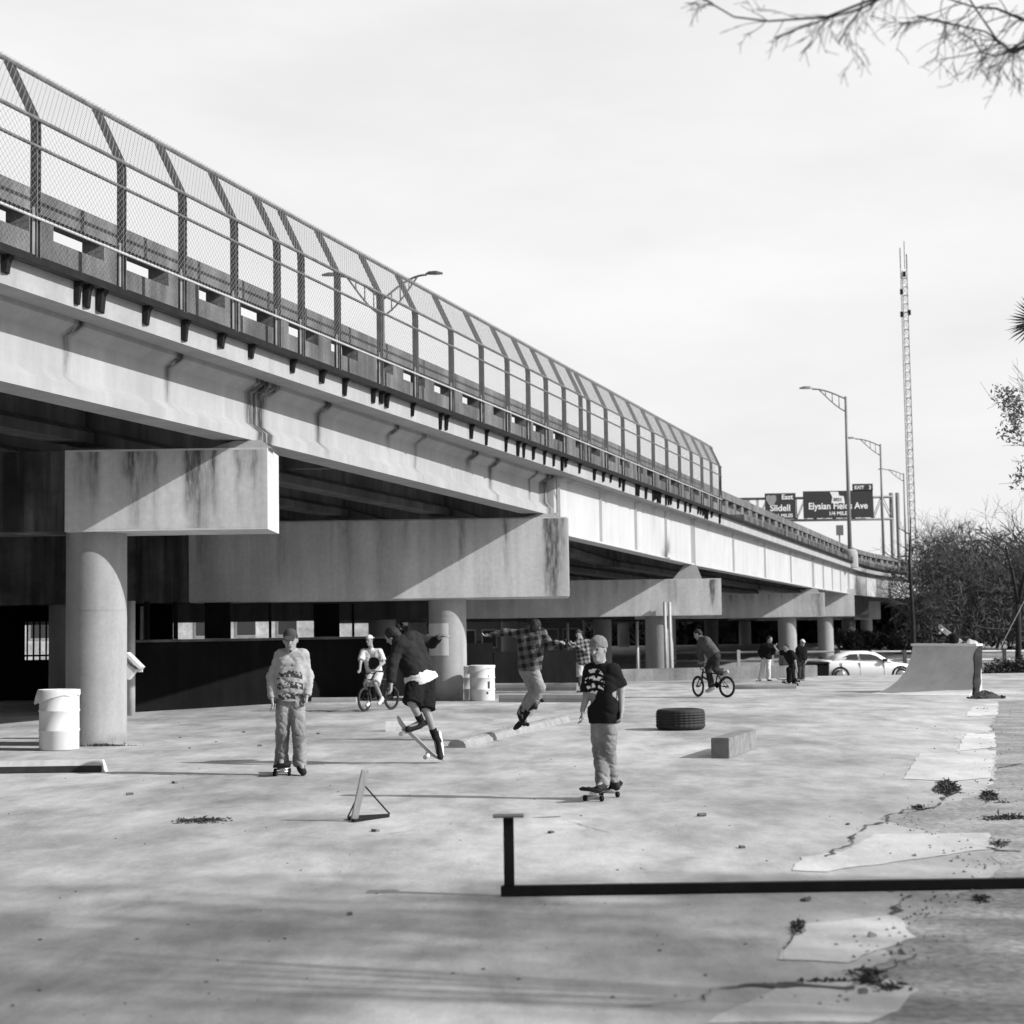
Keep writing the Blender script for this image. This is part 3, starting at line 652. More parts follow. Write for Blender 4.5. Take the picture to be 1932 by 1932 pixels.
for i, (px, Y, top, lab) in enumerate([
    (1752, 104, 985, 'leftmost tree of the bare thicket, just right of the thin dark trunk'), (1800, 112, 975, 'bare tree in the thicket, above the skateboard on the ramp'), (1838, 106, 955, 'tallest bare tree in the middle of the thicket'),
    (1880, 114, 968, 'bare tree in the thicket, left of the forked dark trunk'), (1922, 108, 972, 'bare tree in the thicket behind the forked dark trunk'), (1962, 112, 960, 'bare tree at the right picture edge of the thicket')]):
    b = at(px, 1200, Y); b.z = tz(Y); hgt = at(px, top, Y).z-b.z
    bare_tree(lab, b, hgt*0.88, 20+i, maxl=5, shrub=3600, thick=1.5, kids=(3, 5))
b = at(1722, 1200, 68); b.z = -0.87
rnd = random.Random(77); t = thing('slender_tree', 'thin dark straight trunk with a few short bare boughs left of the thicket', 'tree', b)
tr, cr = MB(), MB(); hh = at(1724, 975, 68).z-b.z
tr.tube([b, b+Vector((0.03, 0, hh*0.4)), b+Vector((-0.04, 0, hh*0.75)), b+Vector((0.08, 0, hh))], [0.10, 0.085, 0.055, 0.015], 8); tr.build('trunk', M('dark_bark', 0.02, 0.95, 0.3, 5), t)
for z, dx, ln in ((0.70, 1, 1.5), (0.72, -1, 1.3), (0.62, -1, 1.2), (0.58, 1, 0.7), (0.80, -1, 0.6), (0.48, -1, 1.0), (0.44, 1, 0.9), (0.86, 1, 0.5), (0.52, -1, 0.9), (0.36, -1, 0.5), (0.9, -1, .5)):
    grow(cr, cr, b+Vector((0, 0, hh*z)), Vector((dx, rnd.uniform(-.5, .5), 0.35)).normalized(), ln, 0.028, 1, 3, rnd, kids=(2, 4))
cr.build('crown', BARK, t)
b = at(1918, 1262, 62); b.z = -0.6
t = thing('forked_tree', 'dark forked trunk standing at the right edge by the rail fence', 'tree', b); tr, cr = MB(), MB(); rnd = random.Random(9)
f = at(1921, 1140, 62); tr.tube([b, b.lerp(f, .5)+Vector((0.03, 0, 0)), f], [0.13, 0.11, 0.10], 8)
for tip in (at(1897, 1030, 62), at(1945, 1010, 62)):
    tr.tube([f, f.lerp(tip, .5)+Vector((0.04, 0, 0)), tip], [0.08, 0.06, 0.03], 7)
    for _ in range(7): grow(cr, cr, f.lerp(tip, rnd.uniform(.2, 1)), Vector((rnd.gauss(0, 1), rnd.gauss(0, .5), .5)).normalized(), 1.3, 0.03, 1, 3, rnd, kids=(3, 5))
grow(cr, cr, at(1917, 1188, 62), Vector((-1, 0, 0.03)), 1.6, 0.03, 1, 3, rnd, up=0, kids=(2, 4))
tr.build('trunk', M('dark_bark', 0.02), t); cr.build('crown', BARK, t)
a, b = at(1882, 1232, 61), at(1960, 1080, 61)
tag(MB().tube([Vector((a.x, 61, -0.4)), a, b, b+(b-a)*1.2], 0.012, 6).build('guy_wire', GALV, org=a), 'pale slanting guy cable crossing the forked dark trunk', 'cable')
# low dark shrubs and background growth
rnd = random.Random(31)
for i, px in enumerate((1868, 1893, 1912, 1945)):
    b = at(px, 1266, 60.5); b.z = -0.45
    bush(('low dark shrub right of the ramp post', 'low dark shrub left of the forked trunk', 'low dark shrub at the foot of the forked trunk', 'low dark shrub at the right picture edge')[i], b, (0.75, 0.6, 0.85), 700, 60+i, LEAF, 0.06)
for i, (px, Y, top) in enumerate(((1600, 108, 1196), (1630, 110, 1192), (1660, 112, 1196), (1690, 110, 1192), (1712, 108, 1198))):
    b = at(px, 1215, Y); b.z = tz(Y)
    bush(('dark rounded shrub under the far viaduct piers, leftmost of its row', 'dark rounded shrub second from the left under the far viaduct piers', 'dark rounded shrub in the middle of the row under the far piers', 'dark rounded shrub left of the thin dark trunk', 'dark rounded shrub behind the thin dark trunk')[i], b, (1.0, 1.0, at(px, top, Y).z-tz(Y)), 900, 80+i, LEAF, 0.12, 'shrubs below the far piers')
for i, px in enumerate((1755, 1805, 1850, 1890, 1930)):
    b = at(px, 1215, 112); b.z = tz(112)
    bush(('broad dark undergrowth shrub behind the left end of the ramp', 'broad dark undergrowth shrub behind the tilted skateboard', 'broad dark undergrowth shrub behind the ramp post', 'broad dark undergrowth shrub left of the forked trunk', 'broad dark undergrowth shrub right of the forked trunk')[i], b, (1.9, 1.0, 3.4+0.6*(i % 2)), 1700, 90+i, LEAFP if i % 2 else LEAF, 0.17, 'undergrowth shrubs in the thicket')
wd = MB(); rnd = random.Random(8)
for k in range(70):
    X = -110+250*k/69+rnd.uniform(-2, 2); Y = rnd.uniform(215, 250)
    leaves(wd, (X, Y, 2.0+rnd.random()*1.5), (4, 3, rnd.uniform(2.5, 4.5)), 300, 0.75, rnd)
for k in range(40):
    X = 4+(36*k/39)+rnd.uniform(-.6, .6)
    leaves(wd, (X, 142+rnd.uniform(-4, 4), 1.2+rnd.random()), (1.7, 1.6, rnd.uniform(1.4, 2.6)), 260, 0.36, rnd)
o = wd.build('woodland', LEAF); o['kind'] = 'stuff'; tag(o, 'dark distant woodland filling the background under the viaduct', 'woodland')

# palm and leafy tree cut by the right picture edge
b = at(1962, 605, 50)
t = thing('palm_tree', 'spiky palm fronds poking in at the upper right edge', 'palm tree', (b.x, b.y, -0.02))
MB().tube([(b.x, b.y, -0.02), (b.x-0.1, b.y, b.z*0.5), (b.x, b.y, b.z)], [0.2, 0.16, 0.14], 10).build('trunk', BARK, t)
rnd = random.Random(12)
for k in range(20):
    az = rnd.uniform(0, 6.28); el = rnd.uniform(-0.9, 1.2); d = Vector((math.cos(az)*math.cos(el), math.sin(az)*math.cos(el), math.sin(el)))
    if k < 7: el = -0.75+1.75*k/6; d = Vector((-math.cos(el), 0.2*math.sin(k*2.1), math.sin(el))).normalized()
    s = d.cross(Vector((0, 0, 1))).normalized(); q = b+d*0.10
    fr = MB(); fr.tube([b, q+d*0.12], 0.012, 5)
    for j in range(5):
        a = (j-2)*0.16; dj = (d*math.cos(a)+s.cross(d).normalized()*math.sin(a)*1.1+s*math.sin(a)*0.5).normalized(); e = q+dj*rnd.uniform(0.70, 0.98)+Vector((0, 0, -0.07)); wv = dj.cross(Vector((.3, 1, .2))).normalized()*0.022
        fr.add([q, q.lerp(e, .5)+wv, e, q.lerp(e, .5)-wv], [(0, 1, 2, 3)])
    fr.build('frond', LEAF, t)
b = at(1978, 830, 44)
t = thing('leafy_tree', 'sparse leafy tree edge hanging in at the right below the palm', 'tree', (b.x+0.4, 44, -0.02))
rnd = random.Random(15); tr, cr = MB(), MB(); tb = Vector((b.x+0.4, 44, -0.02)); tr.tube([tb, Vector((b.x+0.2, 44, b.z*0.5)), b], [0.16, 0.12, 0.06], 8)
for k in range(16):
    grow(cr, cr, b+Vector((0, 0, rnd.uniform(-1.4, 1.2))), Vector((-1.0 if k < 11 else rnd.uniform(-1, 1), rnd.uniform(-.6, .6), rnd.uniform(-.2, .5))).normalized(), rnd.uniform(.75, 1.1), 0.022, 1, 3, rnd, kids=(2, 3), droop=0.1)
    leaves(cr, b+Vector((-0.75+rnd.uniform(-.3, .5), rnd.uniform(-.7, .7), rnd.uniform(-1.5, 1.5))), (.34, .3, .36), 75, 0.05, rnd, 1.3)
tr.build('trunk', BARK, t); cr.build('crown', LEAFP, t)
# overhanging bare tree: trunk beside the photographer, boughs reaching over the view
tb = Vector((9.6, 4.6, -0.02))
t = thing('overhanging_tree', 'blurred bare boughs drooping into the top right corner', 'tree', tb)
tr, cr = MB(), MB(); rnd = random.Random(21)
fk = Vector((9.3, 4.8, 3.6)); tr.tube([tb, tb.lerp(fk, .5)+Vector((.1, 0, 0)), fk], [0.24, 0.20, 0.17], 12)
def bough(pts, r, Y, twigs, tl=0.35, droop=0.35):
    P = [at(px, py-10, Y+dy) for px, py, dy in pts]
    st = fk+Vector((rnd.uniform(-.1, .1), .1, rnd.uniform(.1, .8)))
    P = [st, st.lerp(P[0], .5)+Vector((0, 0, .35))]+P
    rad = [0.05]+[max(r*(1.5-1.2*i/(len(P)-1)), 0.004) for i in range(1, len(P))]
    cr.tube(P, rad, 6, caps=False)
    for _ in range(twigs):
        u = rnd.uniform(1.6, len(P)-1.01); k = int(u); q = P[k].lerp(P[k+1], u-k); d = (P[k+1]-P[k]).normalized()
        grow(cr, cr, q, (d*0.7+Vector((rnd.gauss(0, .5), rnd.gauss(0, .4), -droop+rnd.gauss(0, .35)))).normalized(), tl*rnd.uniform(.5, 1.2), max(r*0.4, 0.0022), 2, 4, rnd, up=0, kids=(1, 3), droop=droop*.5, spread=.6, rmin=.0013)
bough([(1760, -60, 0), (1660, 3, 0), (1560, 42, .1), (1450, 50, .2), (1385, 42, .3), (1322, 5, .4)], 0.0065, 7.0, 13, .17)
bough([(1740, -40, 0), (1675, 0, 0), (1620, 28, .1), (1570, 42, .1), (1500, 66, .2), (1462, 82, .2)], 0.0065, 6.6, 12, .18)
bough([(1640, -30, 0), (1622, 30, .1), (1600, 60, .1), (1582, 92, .2)], 0.004, 6.6, 6, .14)
bough([(2020, 30, 0), (1932, 48, 0), (1880, 26, .1), (1840, 24, .1), (1780, 5, .2)], 0.008, 7.5, 16, .18)
bough([(2010, 60, 0), (1932, 88, 0), (1905, 104, .1), (1860, 70, .2), (1800, 56, .3), (1730, 40, .4)], 0.007, 7.5, 18, .2)
bough([(2010, 80, 0), (1930, 100, 0), (1912, 110, .1), (1880, 84, .2), (1850, 40, .2), (1820, -5, .3)], 0.008, 7.2, 16, .2)
bough([(1990, 70, 0), (1918, 102, .1), (1880, 116, .1), (1850, 108, .2), (1838, 85, .2)], 0.005, 7.2, 6, .14)
cn = Vector((14.5, 2.5, 11.0)); tr.tube([fk, fk.lerp(cn, .5)+Vector((-.3, 0, .4)), cn], [.09, .06, .03], 10)
for k in range(46):                                      # unseen leafy crown, added up and to the right to shade the foreground
    a = Vector((rnd.uniform(13.5, 27), rnd.uniform(-1.4, 3.6), rnd.uniform(11.5, 15)))
    cr.tube([cn, cn.lerp(a, .5)+Vector((0, 0, .3)), a], [.014, .010, .006], 5, caps=False)
    leaves(cr, a, (1.5, 0.9, 0.8), 150, 0.105, rnd, 1.2)
tr.build('trunk', BARK, t); cr.build('crown', BARK, t)

# weeds growing from joints and broken ground
def weeds(label, c, rx, ry, n, h, seed, group='weed patches in the paving', flat=0.5):
    rnd = random.Random(seed); m = MB(); c = Vector(c)
    for _ in range(n):
        a = rnd.uniform(0, 6.28); q = rnd.random()**.7*(.55+1.1*abs(noise.noise((math.cos(a)*1.7+seed, math.sin(a)*1.7, seed*.37)))+.35*noise.noise((math.cos(a)*5, math.sin(a)*5, seed))); p = c+Vector((math.cos(a)*rx*q+c.x/c.y*math.sin(a)*ry*q, math.sin(a)*ry*q, 0.0))
        d = Vector((rnd.gauss(0, flat), rnd.gauss(0, flat), 1)).normalized()*h*rnd.uniform(.4, 1.3)*max(.3, 1.2-q)*(1.7 if rnd.random() < .06 else 1); wv = Vector((rnd.gauss(0, 1), rnd.gauss(0, 1), 0)).normalized()*0.0045
        m.add([p-wv, p+wv, p+d*.6+wv*.7, p+d+Vector((rnd.gauss(0, .02), rnd.gauss(0, .02), -.01))], [(0, 1, 2, 3)])
    for _ in range(n//25):
        a = rnd.uniform(0, 6.28); q = rnd.random(); p = c+Vector((math.cos(a)*rx*q+c.x/c.y*math.sin(a)*ry*q, math.sin(a)*ry*q, 0.012)); s_ = rnd.uniform(.006, .014)
        m.box(p, (s_*1.6, s_, s_*.8), Euler((rnd.random(), rnd.random(), rnd.random()*6)))
    return tag(m.build('weeds', LEAF, org=c), label, 'weeds', group)
c = gnd(378, 1549); weeds('small dark grass tuft growing in a hole in the left foreground', c, 0.30, 0.26, 800, 0.028, 1)
c = gnd(1787, 1487); weeds('largest dark weed clump beside the pale repair slabs at right', c, 0.15, 0.95, 1300, 0.05, 2)
c = gnd(1866, 1504); weeds('weed clump at the right edge near the big clump', c, 0.11, 0.6, 600, 0.045, 3)
c = gnd(1640, 1836); weeds('scruffy weed line along the crack at the bottom right', c, 0.14, 0.16, 200, 0.02, 4)
c = gnd(1575, 1853); weeds('thin weed line growing in the long bottom crack', c, 0.34, 0.03, 260, 0.018, 14)
c = gnd(1505, 1752); weeds('few weeds along the corner of the lower repair slab', c, 0.05, 0.35, 160, 0.03, 5)
c = gnd(1900, 1545); weeds('weeds and grit at the right edge above the long black rail', c, 0.30, 0.2, 260, 0.05, 6)
c = Vector((-6.2, 25.85, 0)); weeds('dry weeds and leaf litter at the foot of the nearest column', c, 0.55, 0.12, 300, 0.05, 7)
rnd = random.Random(55)
for k in range(9):
    px, py = rnd.choice(((1890, 1480), (1850, 1530), (1900, 1600), (1700, 1690), (1890, 1650), (1760, 1830), (1650, 1860), (1820, 1720), (1740, 1525), (1900, 1400), (1890, 1350)))
    c = gnd(px+rnd.uniform(-40, 45), py+rnd.uniform(-25, 25)); weeds('small stray weed tufts and crumbs along the crumbled right margin', c, rnd.uniform(.05, .16), rnd.uniform(.08, .35), 130, rnd.uniform(.015, .035), 200+k, 'stray weed tufts on the broken margin')
peb = MB(); rnd = random.Random(5)
crumbs = MB()
for _ in range(330):
    py = rnd.uniform(1340, 1900); px = np.interp(py, [1330, 1500, 1545, 1640, 1750, 1850, 1900], [1875, 1850, 1680, 1870, 1700, 1640, 1560])+rnd.gauss(0, 1)*(22 if rnd.random() < .6 else 80)
    p = gnd(px, py); s_ = rnd.uniform(.004, .015)*(2.0 if rnd.random() < .05 else 1); crumbs.box((p.x, p.y, s_*.3), (s_*1.5, s_, s_*.7), Euler((rnd.random(), rnd.random(), rnd.random()*6)))
for px, py in ((340, 1392), (408, 1400), (460, 1382), (560, 1395), (358, 1412), (1324, 1540), (1600, 1556), (708, 1569), (660, 1726), (1040, 1572), (330, 1478), (245, 1500), (490, 1408), (600, 1385), (1400, 1600), (1520, 1700)):
    p = gnd(px, py); s_ = rnd.uniform(.025, .05); peb.box((p.x, p.y, s_*.25), (s_*1.5, s_, s_*.5), Euler((rnd.random()*.4, 0, rnd.random()*6)))
for _ in range(160):
    p = gnd(rnd.uniform(0, 1932), 1330+600*rnd.random()**1.3); s_ = rnd.uniform(.004, .012); peb.box((p.x, p.y, s_*.25), (s_*1.5, s_, s_*.5), Euler((rnd.random()*.4, 0, rnd.random()*6)))
o = crumbs.build('crumbled_concrete', M('crumb_concrete', .20, 1.0, .4, 20)); o['kind'] = 'stuff'; tag(o, 'crumbled concrete bits along the broken right margin of the lot', 'rubble')
o = peb.build('litter', M('grit', 0.12, 1.0, 0.3, 20)); o['kind'] = 'stuff'; tag(o, 'scattered grit and leaf litter on the concrete lot', 'litter')

# ------------------------------------------------------------------ background buildings and walls under the viaduct
def house(name, label, x0, x1, Y, zw, zr, depth, wall, roof, wins, door=None, gable=True, cat='building'):
    t = thing(name, label, cat, ((x0+x1)/2, Y, GZ), 'buildings beyond the viaduct')
    MB().bx(x0, x1, Y, Y+depth, GZ, zw).build('wall', wall, t)
    m = MB(); o_ = 0.35
    if gable: m.sweep([[Vector((x, Y-o_, zw)), Vector((x, Y-o_, zw+.12)), Vector((x, Y+depth/2, zr)), Vector((x, Y+depth+o_, zw+.12)), Vector((x, Y+depth+o_, zw))] for x in (x0-o_, x1+o_)])
    else: m.bx(x0-.2, x1+.2, Y-.2, Y+depth+.2, zw, zr)
    m.build('roof', roof, t)
    if gable and x1-x0 < 4:
        MB().bx(x0-o_, x1+o_, Y-o_-.06, Y-o_-.003, zw-.02, zw+.16).build('fascia_board', WHITEPAINT, t)
        for x in (x0, x1): MB().bx(x-.07, x+.07, Y-o_, Y-o_+.12, GZ, zw-.021).build('porch_post', WHITEPAINT, t)
    for wx, wz, ww, wh in wins:
        f = MB().bx(wx-ww/2-.08, wx+ww/2+.08, Y-.05, Y-.003, wz-wh/2-.08, wz+wh/2+.08).build('window', WHITEPAINT, t)
        MB().bx(wx-ww/2, wx+ww/2, Y-.07, Y-.053, wz-wh/2, wz+wh/2).build('pane', GLASS, f)
    if door:
        MB().bx(door-.5, door+.5, Y-.04, Y-.003, GZ, GZ+2.1).build('door', DARKC, t)
    return t
PALE = M('pale_brick', 0.56, 0.9, 0.45, 1.2, fine=.3); ROOFM = M('grey_shingles', 0.14, 0.9, 0.2, 5)
house('warehouse', 'long pale warehouse glimpsed through the gap above the dark wall', -34, -9, 112, 6.5, 7.2, 10, PALE, ROOFM, [(-31+2.7*k, 2.2, 1.2, 0.9) for k in range(8)], gable=False)
house('white_shed', 'white shed glimpsed through the barred gap at far left', -44, -36.5, 118, 6.0, 8.0, 8, WHITEPAINT, ROOFM, [(-41.5, 2.0, 1.2, 1.6), (-38.6, 2.0, 1.0, 1.6)], door=-40)
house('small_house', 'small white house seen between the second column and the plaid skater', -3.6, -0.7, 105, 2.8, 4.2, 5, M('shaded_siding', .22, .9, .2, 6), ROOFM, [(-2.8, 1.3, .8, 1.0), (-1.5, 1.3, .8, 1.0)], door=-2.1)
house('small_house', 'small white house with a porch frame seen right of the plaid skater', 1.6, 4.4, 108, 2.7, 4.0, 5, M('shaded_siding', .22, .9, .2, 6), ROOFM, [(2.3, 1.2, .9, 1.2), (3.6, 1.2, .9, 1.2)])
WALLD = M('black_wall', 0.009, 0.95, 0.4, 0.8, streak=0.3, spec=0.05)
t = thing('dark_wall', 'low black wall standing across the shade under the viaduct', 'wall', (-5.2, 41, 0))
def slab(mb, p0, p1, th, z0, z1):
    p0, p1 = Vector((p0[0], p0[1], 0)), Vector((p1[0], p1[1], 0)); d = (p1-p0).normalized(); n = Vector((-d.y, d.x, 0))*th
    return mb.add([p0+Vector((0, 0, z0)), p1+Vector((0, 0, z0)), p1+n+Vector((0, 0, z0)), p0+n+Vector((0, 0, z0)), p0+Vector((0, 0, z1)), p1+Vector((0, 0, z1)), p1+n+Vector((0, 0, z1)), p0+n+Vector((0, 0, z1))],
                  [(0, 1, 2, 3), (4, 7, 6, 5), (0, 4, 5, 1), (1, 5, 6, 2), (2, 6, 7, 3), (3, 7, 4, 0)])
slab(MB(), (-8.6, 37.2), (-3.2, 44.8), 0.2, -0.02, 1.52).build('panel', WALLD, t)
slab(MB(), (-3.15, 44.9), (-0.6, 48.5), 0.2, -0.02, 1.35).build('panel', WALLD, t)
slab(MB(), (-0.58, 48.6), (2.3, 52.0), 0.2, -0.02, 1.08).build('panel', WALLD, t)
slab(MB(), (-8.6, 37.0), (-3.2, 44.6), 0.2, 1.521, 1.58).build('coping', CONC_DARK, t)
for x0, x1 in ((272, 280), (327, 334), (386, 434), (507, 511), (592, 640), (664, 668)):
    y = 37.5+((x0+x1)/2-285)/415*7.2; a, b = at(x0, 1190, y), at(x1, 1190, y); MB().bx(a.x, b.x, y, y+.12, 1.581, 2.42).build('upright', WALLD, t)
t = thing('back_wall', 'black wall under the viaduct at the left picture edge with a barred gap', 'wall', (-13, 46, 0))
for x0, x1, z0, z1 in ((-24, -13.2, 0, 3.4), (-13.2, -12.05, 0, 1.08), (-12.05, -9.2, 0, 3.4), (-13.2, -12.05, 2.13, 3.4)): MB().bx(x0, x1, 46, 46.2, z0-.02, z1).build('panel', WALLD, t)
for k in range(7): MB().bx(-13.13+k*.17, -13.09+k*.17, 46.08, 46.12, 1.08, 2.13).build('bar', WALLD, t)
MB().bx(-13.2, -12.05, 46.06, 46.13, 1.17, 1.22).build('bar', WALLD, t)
for i, (px, yb_, yt_) in enumerate(((1203, 1245, 1172), (1221, 1248, 1168), (1072, 1250, 1176))):
    a = at(px, yb_, 70+4*i); tag(MB().tube([(a.x, a.y, tz(a.y)-.05), (a.x, a.y, at(px, yt_, a.y).z)], .06, 8).build('metal_pole', GALV, org=(a.x, a.y, tz(a.y))), ('thin pale pole left of the pair of drain pipes', 'thin pale pole nearest the pair of drain pipes', 'thin pale pole behind the filming man')[i], 'pole', 'thin poles under the viaduct')
# low concrete wall along the far edge of the lot
a, b = gnd(1095, 1288), gnd(1534, 1276.5); m = MB(); slab(m, (a.x, a.y-.2), (b.x, b.y-.9), 0.3, -0.02, 0.40)
tag(m.build('low_wall', M('low_wall_concrete', .25, .95, .3, 1.5, bump=.3, fine=.15, streak=.3), org=(a.x, a.y, 0), bevel=0.02), 'low rough concrete wall along the far edge behind the cyclist', 'wall')
# rail fence beyond the road
t = thing('rail_fence', 'pale post and rail fence crossing the grass beyond the white car', 'fence', (at(1500, 1240, 95).x, 95, GZ)); PX = [1205+62.7*k for k in range(14)]
for px in PX:
    q = at(px, 1228, 95); MB().bx(q.x-.085, q.x+.085, 94.9, 95.1, tz(95)-.05, q.z+.05).build('post', GALV if px < 1560 else CONC_DARK, t)
for yl, yr in ((1231, 1228), (1247, 1244)):
    A, B = at(PX[0], yl, 95.12), at(PX[-1], yr, 95.12); MB().tube([A, B], 0.06, 6).build('rail', GALV, t)

# ------------------------------------------------------------------ loose concrete curbs
def curb(name, label, p0, p1, w, h, mat=CONC, rnd_top=True, cat='curb', bright_end=False):
    p0, p1 = Vector((p0[0], p0[1], 0)), Vector((p1[0], p1[1], 0)); d = (p1-p0).normalized(); n = Vector((-d.y, d.x, 0)); secs = []
    L = (p1-p0).length; N = max(2, int(L/.35)); rr = random.Random(int(L*100))
    for k in range(N+1):
        c = p0.lerp(p1, k/N); j = lambda a: rr.uniform(-a, a)
        if rnd_top: prof = [(-w/2, -0.004), (-w*.46, h*.45), (-w*.34, h*.82+j(.008)), (-w*.12, h+j(.006)), (w*.12, h+j(.006)), (w*.34, h*.82), (w*.46, h*.45), (w/2, -0.004)]
        else: prof = [(-w/2, -0.004), (-w*.46, h*.55), (-w*.36, h+j(.004)), (w*.36, h+j(.004)), (w*.46, h*.55), (w/2, -0.004)]
        secs.append([c+n*a+Vector((0, 0, b)) for a, b in prof])
    return tag(MB().sweep(secs).build(name, mat, org=p0), label, cat)
curb('concrete_curb', 'long half-round concrete curb receding between the plaid skater and the boy', gnd(862, 1411)[:2], gnd(1062, 1361)[:2], 0.27, 0.115, M('curb_concrete', .25, .95, .25, 4, bump=.3, fine=.1))
a = gnd(197, 1457); t = thing('wheel_stop', 'dark-faced wheel stop with a pale end at the left picture edge', 'wheel stop', (a.x-1.3, a.y+.1, 0))
m = MB(); m.sweep([[Vector((x+e*z_*.25, a.y+.02+y_, z_)) for y_, z_ in ((-.01, -.003), (-.01, .07), (.03, .145), (.11, .15), (.16, .07), (.16, -.003))] for x, e in ((a.x-2.7, 0), (a.x, -1))]); m.build('body', CONC, t)
MB().bx(a.x-2.69, a.x-.035, a.y-.004, a.y+.009, 0.002, 0.082).build('front_face', M('dark_face', .035, .9, .4, 5), t)  # thin dark slab over the lower front of the pale body
a = gnd(727, 1380); curb('curb_piece', 'short pale broken curb piece just behind the ollieing skater\'s board', (a.x, a.y+.1), (a.x+.55, a.y+.12), 0.2, 0.16, CONC, True, 'curb piece')
a, b = gnd(944, 1325), gnd(1102, 1325); curb('wheel_stop', 'nearer of two curbs lying behind the plaid skater', (a.x, a.y+.1), (b.x, b.y+.1), 0.22, 0.17, CONC_CLEAN, False, 'wheel stop')
a, b = gnd(872, 1304), gnd(1090, 1303); curb('wheel_stop', 'farther curb with a rounded pale end, at the filming man\'s feet', (a.x, a.y+.1), (b.x, b.y+.1), 0.24, 0.21, CONC_CLEAN, True, 'wheel stop')
a, b = gnd(1388, 1300), gnd(1504, 1299); curb('grind_ledge', 'low flat grind ledge under the crouching far skater', (a.x, a.y+.1), (b.x, b.y+.1), 0.3, 0.12, CONC_CLEAN, False, 'ledge')
a, b = gnd(588, 1326), gnd(672, 1325); curb('concrete_curb', 'short curb at the foot of the dark wall behind the white-capped cyclist', (a.x, a.y+.1), (b.x, b.y+.1), 0.2, 0.12, CONC_CLEAN, False)
# concrete block
p0, p1 = gnd(1359, 1431), gnd(1411, 1413); d = Vector((p1.x-p0.x, p1.y-p0.y, 0)).normalized(); n = Vector((-d.y, d.x, 0))*0.115; L = 1.75
m = MB(); q = [p0+n, p0-n, p0-n+d*L, p0+n+d*L]; m.add([v+Vector((0, 0, -.003)) for v in q]+[v+Vector((0, 0, .255)) for v in q], [(3, 2, 1, 0), (4, 5, 6, 7), (0, 1, 5, 4), (1, 2, 6, 5), (2, 3, 7, 6), (3, 0, 4, 7)])
tag(m.build('concrete_block', M('block_concrete', .19, .95, .3, 7, bump=.3, fine=.15), org=p0, bevel=0.008), 'rectangular concrete block lying alone right of the boy', 'block')
# tyre lying flat
c = gnd(1289, 1379); c.y += 0.40
prof = [(0.22, 0.02), (0.30, 0.0), (0.37, 0.015), (0.398, 0.05)]
for k in range(5): z = 0.07+k*.042; prof += [(0.40, z), (0.40, z+.028), (0.388, z+.031), (0.388, z+.039)]
prof += [(0.398, 0.285), (0.37, 0.325), (0.30, 0.34), (0.22, 0.32), (0.21, 0.28), (0.26, 0.17), (0.21, 0.06), (0.22, 0.02)]
tm_ = MB().lathe(prof, c, 120)
tm_.v = [(c.x+(x-c.x)*k_, c.y+(y-c.y)*k_, z) for x, y, z in tm_.v for k_ in (((1-.02 if int((math.atan2(y-c.y, x-c.x)+7+(.03 if int(z/.042) % 2 else 0))*60/math.pi+.5) % 4 == 0 else 1) if math.hypot(x-c.x, y-c.y) > .393 else 1),)]
tag(tm_.build('truck_tyre', RUBBER, org=c), 'wide black tyre lying flat on the concrete', 'tyre')
# upside-down grind rail in the foreground
a = gnd(945, 1691); Yb = a.y; t = thing('grind_rail', 'black square grind rail lying upside down across the right foreground', 'grind rail', (a.x, Yb, 0))
zt_ = at(950, 1671, Yb).z
MB().bx(a.x, a.x+4.3, Yb-.03, Yb+.03, 0.002, zt_).build('bar', BLACKPAINT, t, bevel=.004)
for dx in (0.06, 4.1):
    x = at(960, 1600, Yb).x if dx < 1 else a.x+dx; zz = at(962, 1541, Yb).z
    leg = MB().bx(x-.032, x+.032, Yb-.031, Yb+.031, zt_+.001, zz).build('leg', BLACKPAINT, t, bevel=.004)
    MB().box((x, Yb, zz+.006), (.19, .16, .009)).build('foot_plate', M('worn_plate', .10, .7, .4, 8), leg, bevel=.003)
# tilted timber stand
b0, b1, b2 = gnd(656, 1546), gnd(668, 1552), gnd(735, 1542)
t = thing('timber_stand', 'leaning timber stub braced by thin rods on a dark base plate', 'stand', gnd(690, 1550))
top = at(689, 1452, b1.y+.05); foot = gnd(667, 1550); foot.y += .03; dr = (top-foot).normalized(); sd_ = Vector((1, 0.15, 0)).normalized(); fw = dr.cross(sd_).normalized()
m = MB(); m.sweep([[q+sd_*x*.030+fw*y*.03 for x, y in ((-1, -1), (1, -1), (1, 1), (-1, 1))] for q in (foot, top)]); m.build('timber', WOOD, t, bevel=.004)
m = MB()
for st, en in ((0.62, b0+Vector((0, .02, .02))), (0.74, b2+Vector((0, 0, .03)))): m.tube([foot.lerp(top, st), en], 0.007, 6)
m.tube([b0+Vector((0, .02, .02)), b1+Vector((0, 0, .02))], .008, 6); m.build('brace_rod', DARKSTEEL, t)
m = MB(); bb = [b0, b1, b2, b2+Vector((-.02, .10, 0)), b0+Vector((.02, .1, 0))]; m.sweep([[q+Vector((0, 0, z)) for q in bb] for z in (0.001, 0.022)]); m.build('base_plate', DARKSTEEL, t)
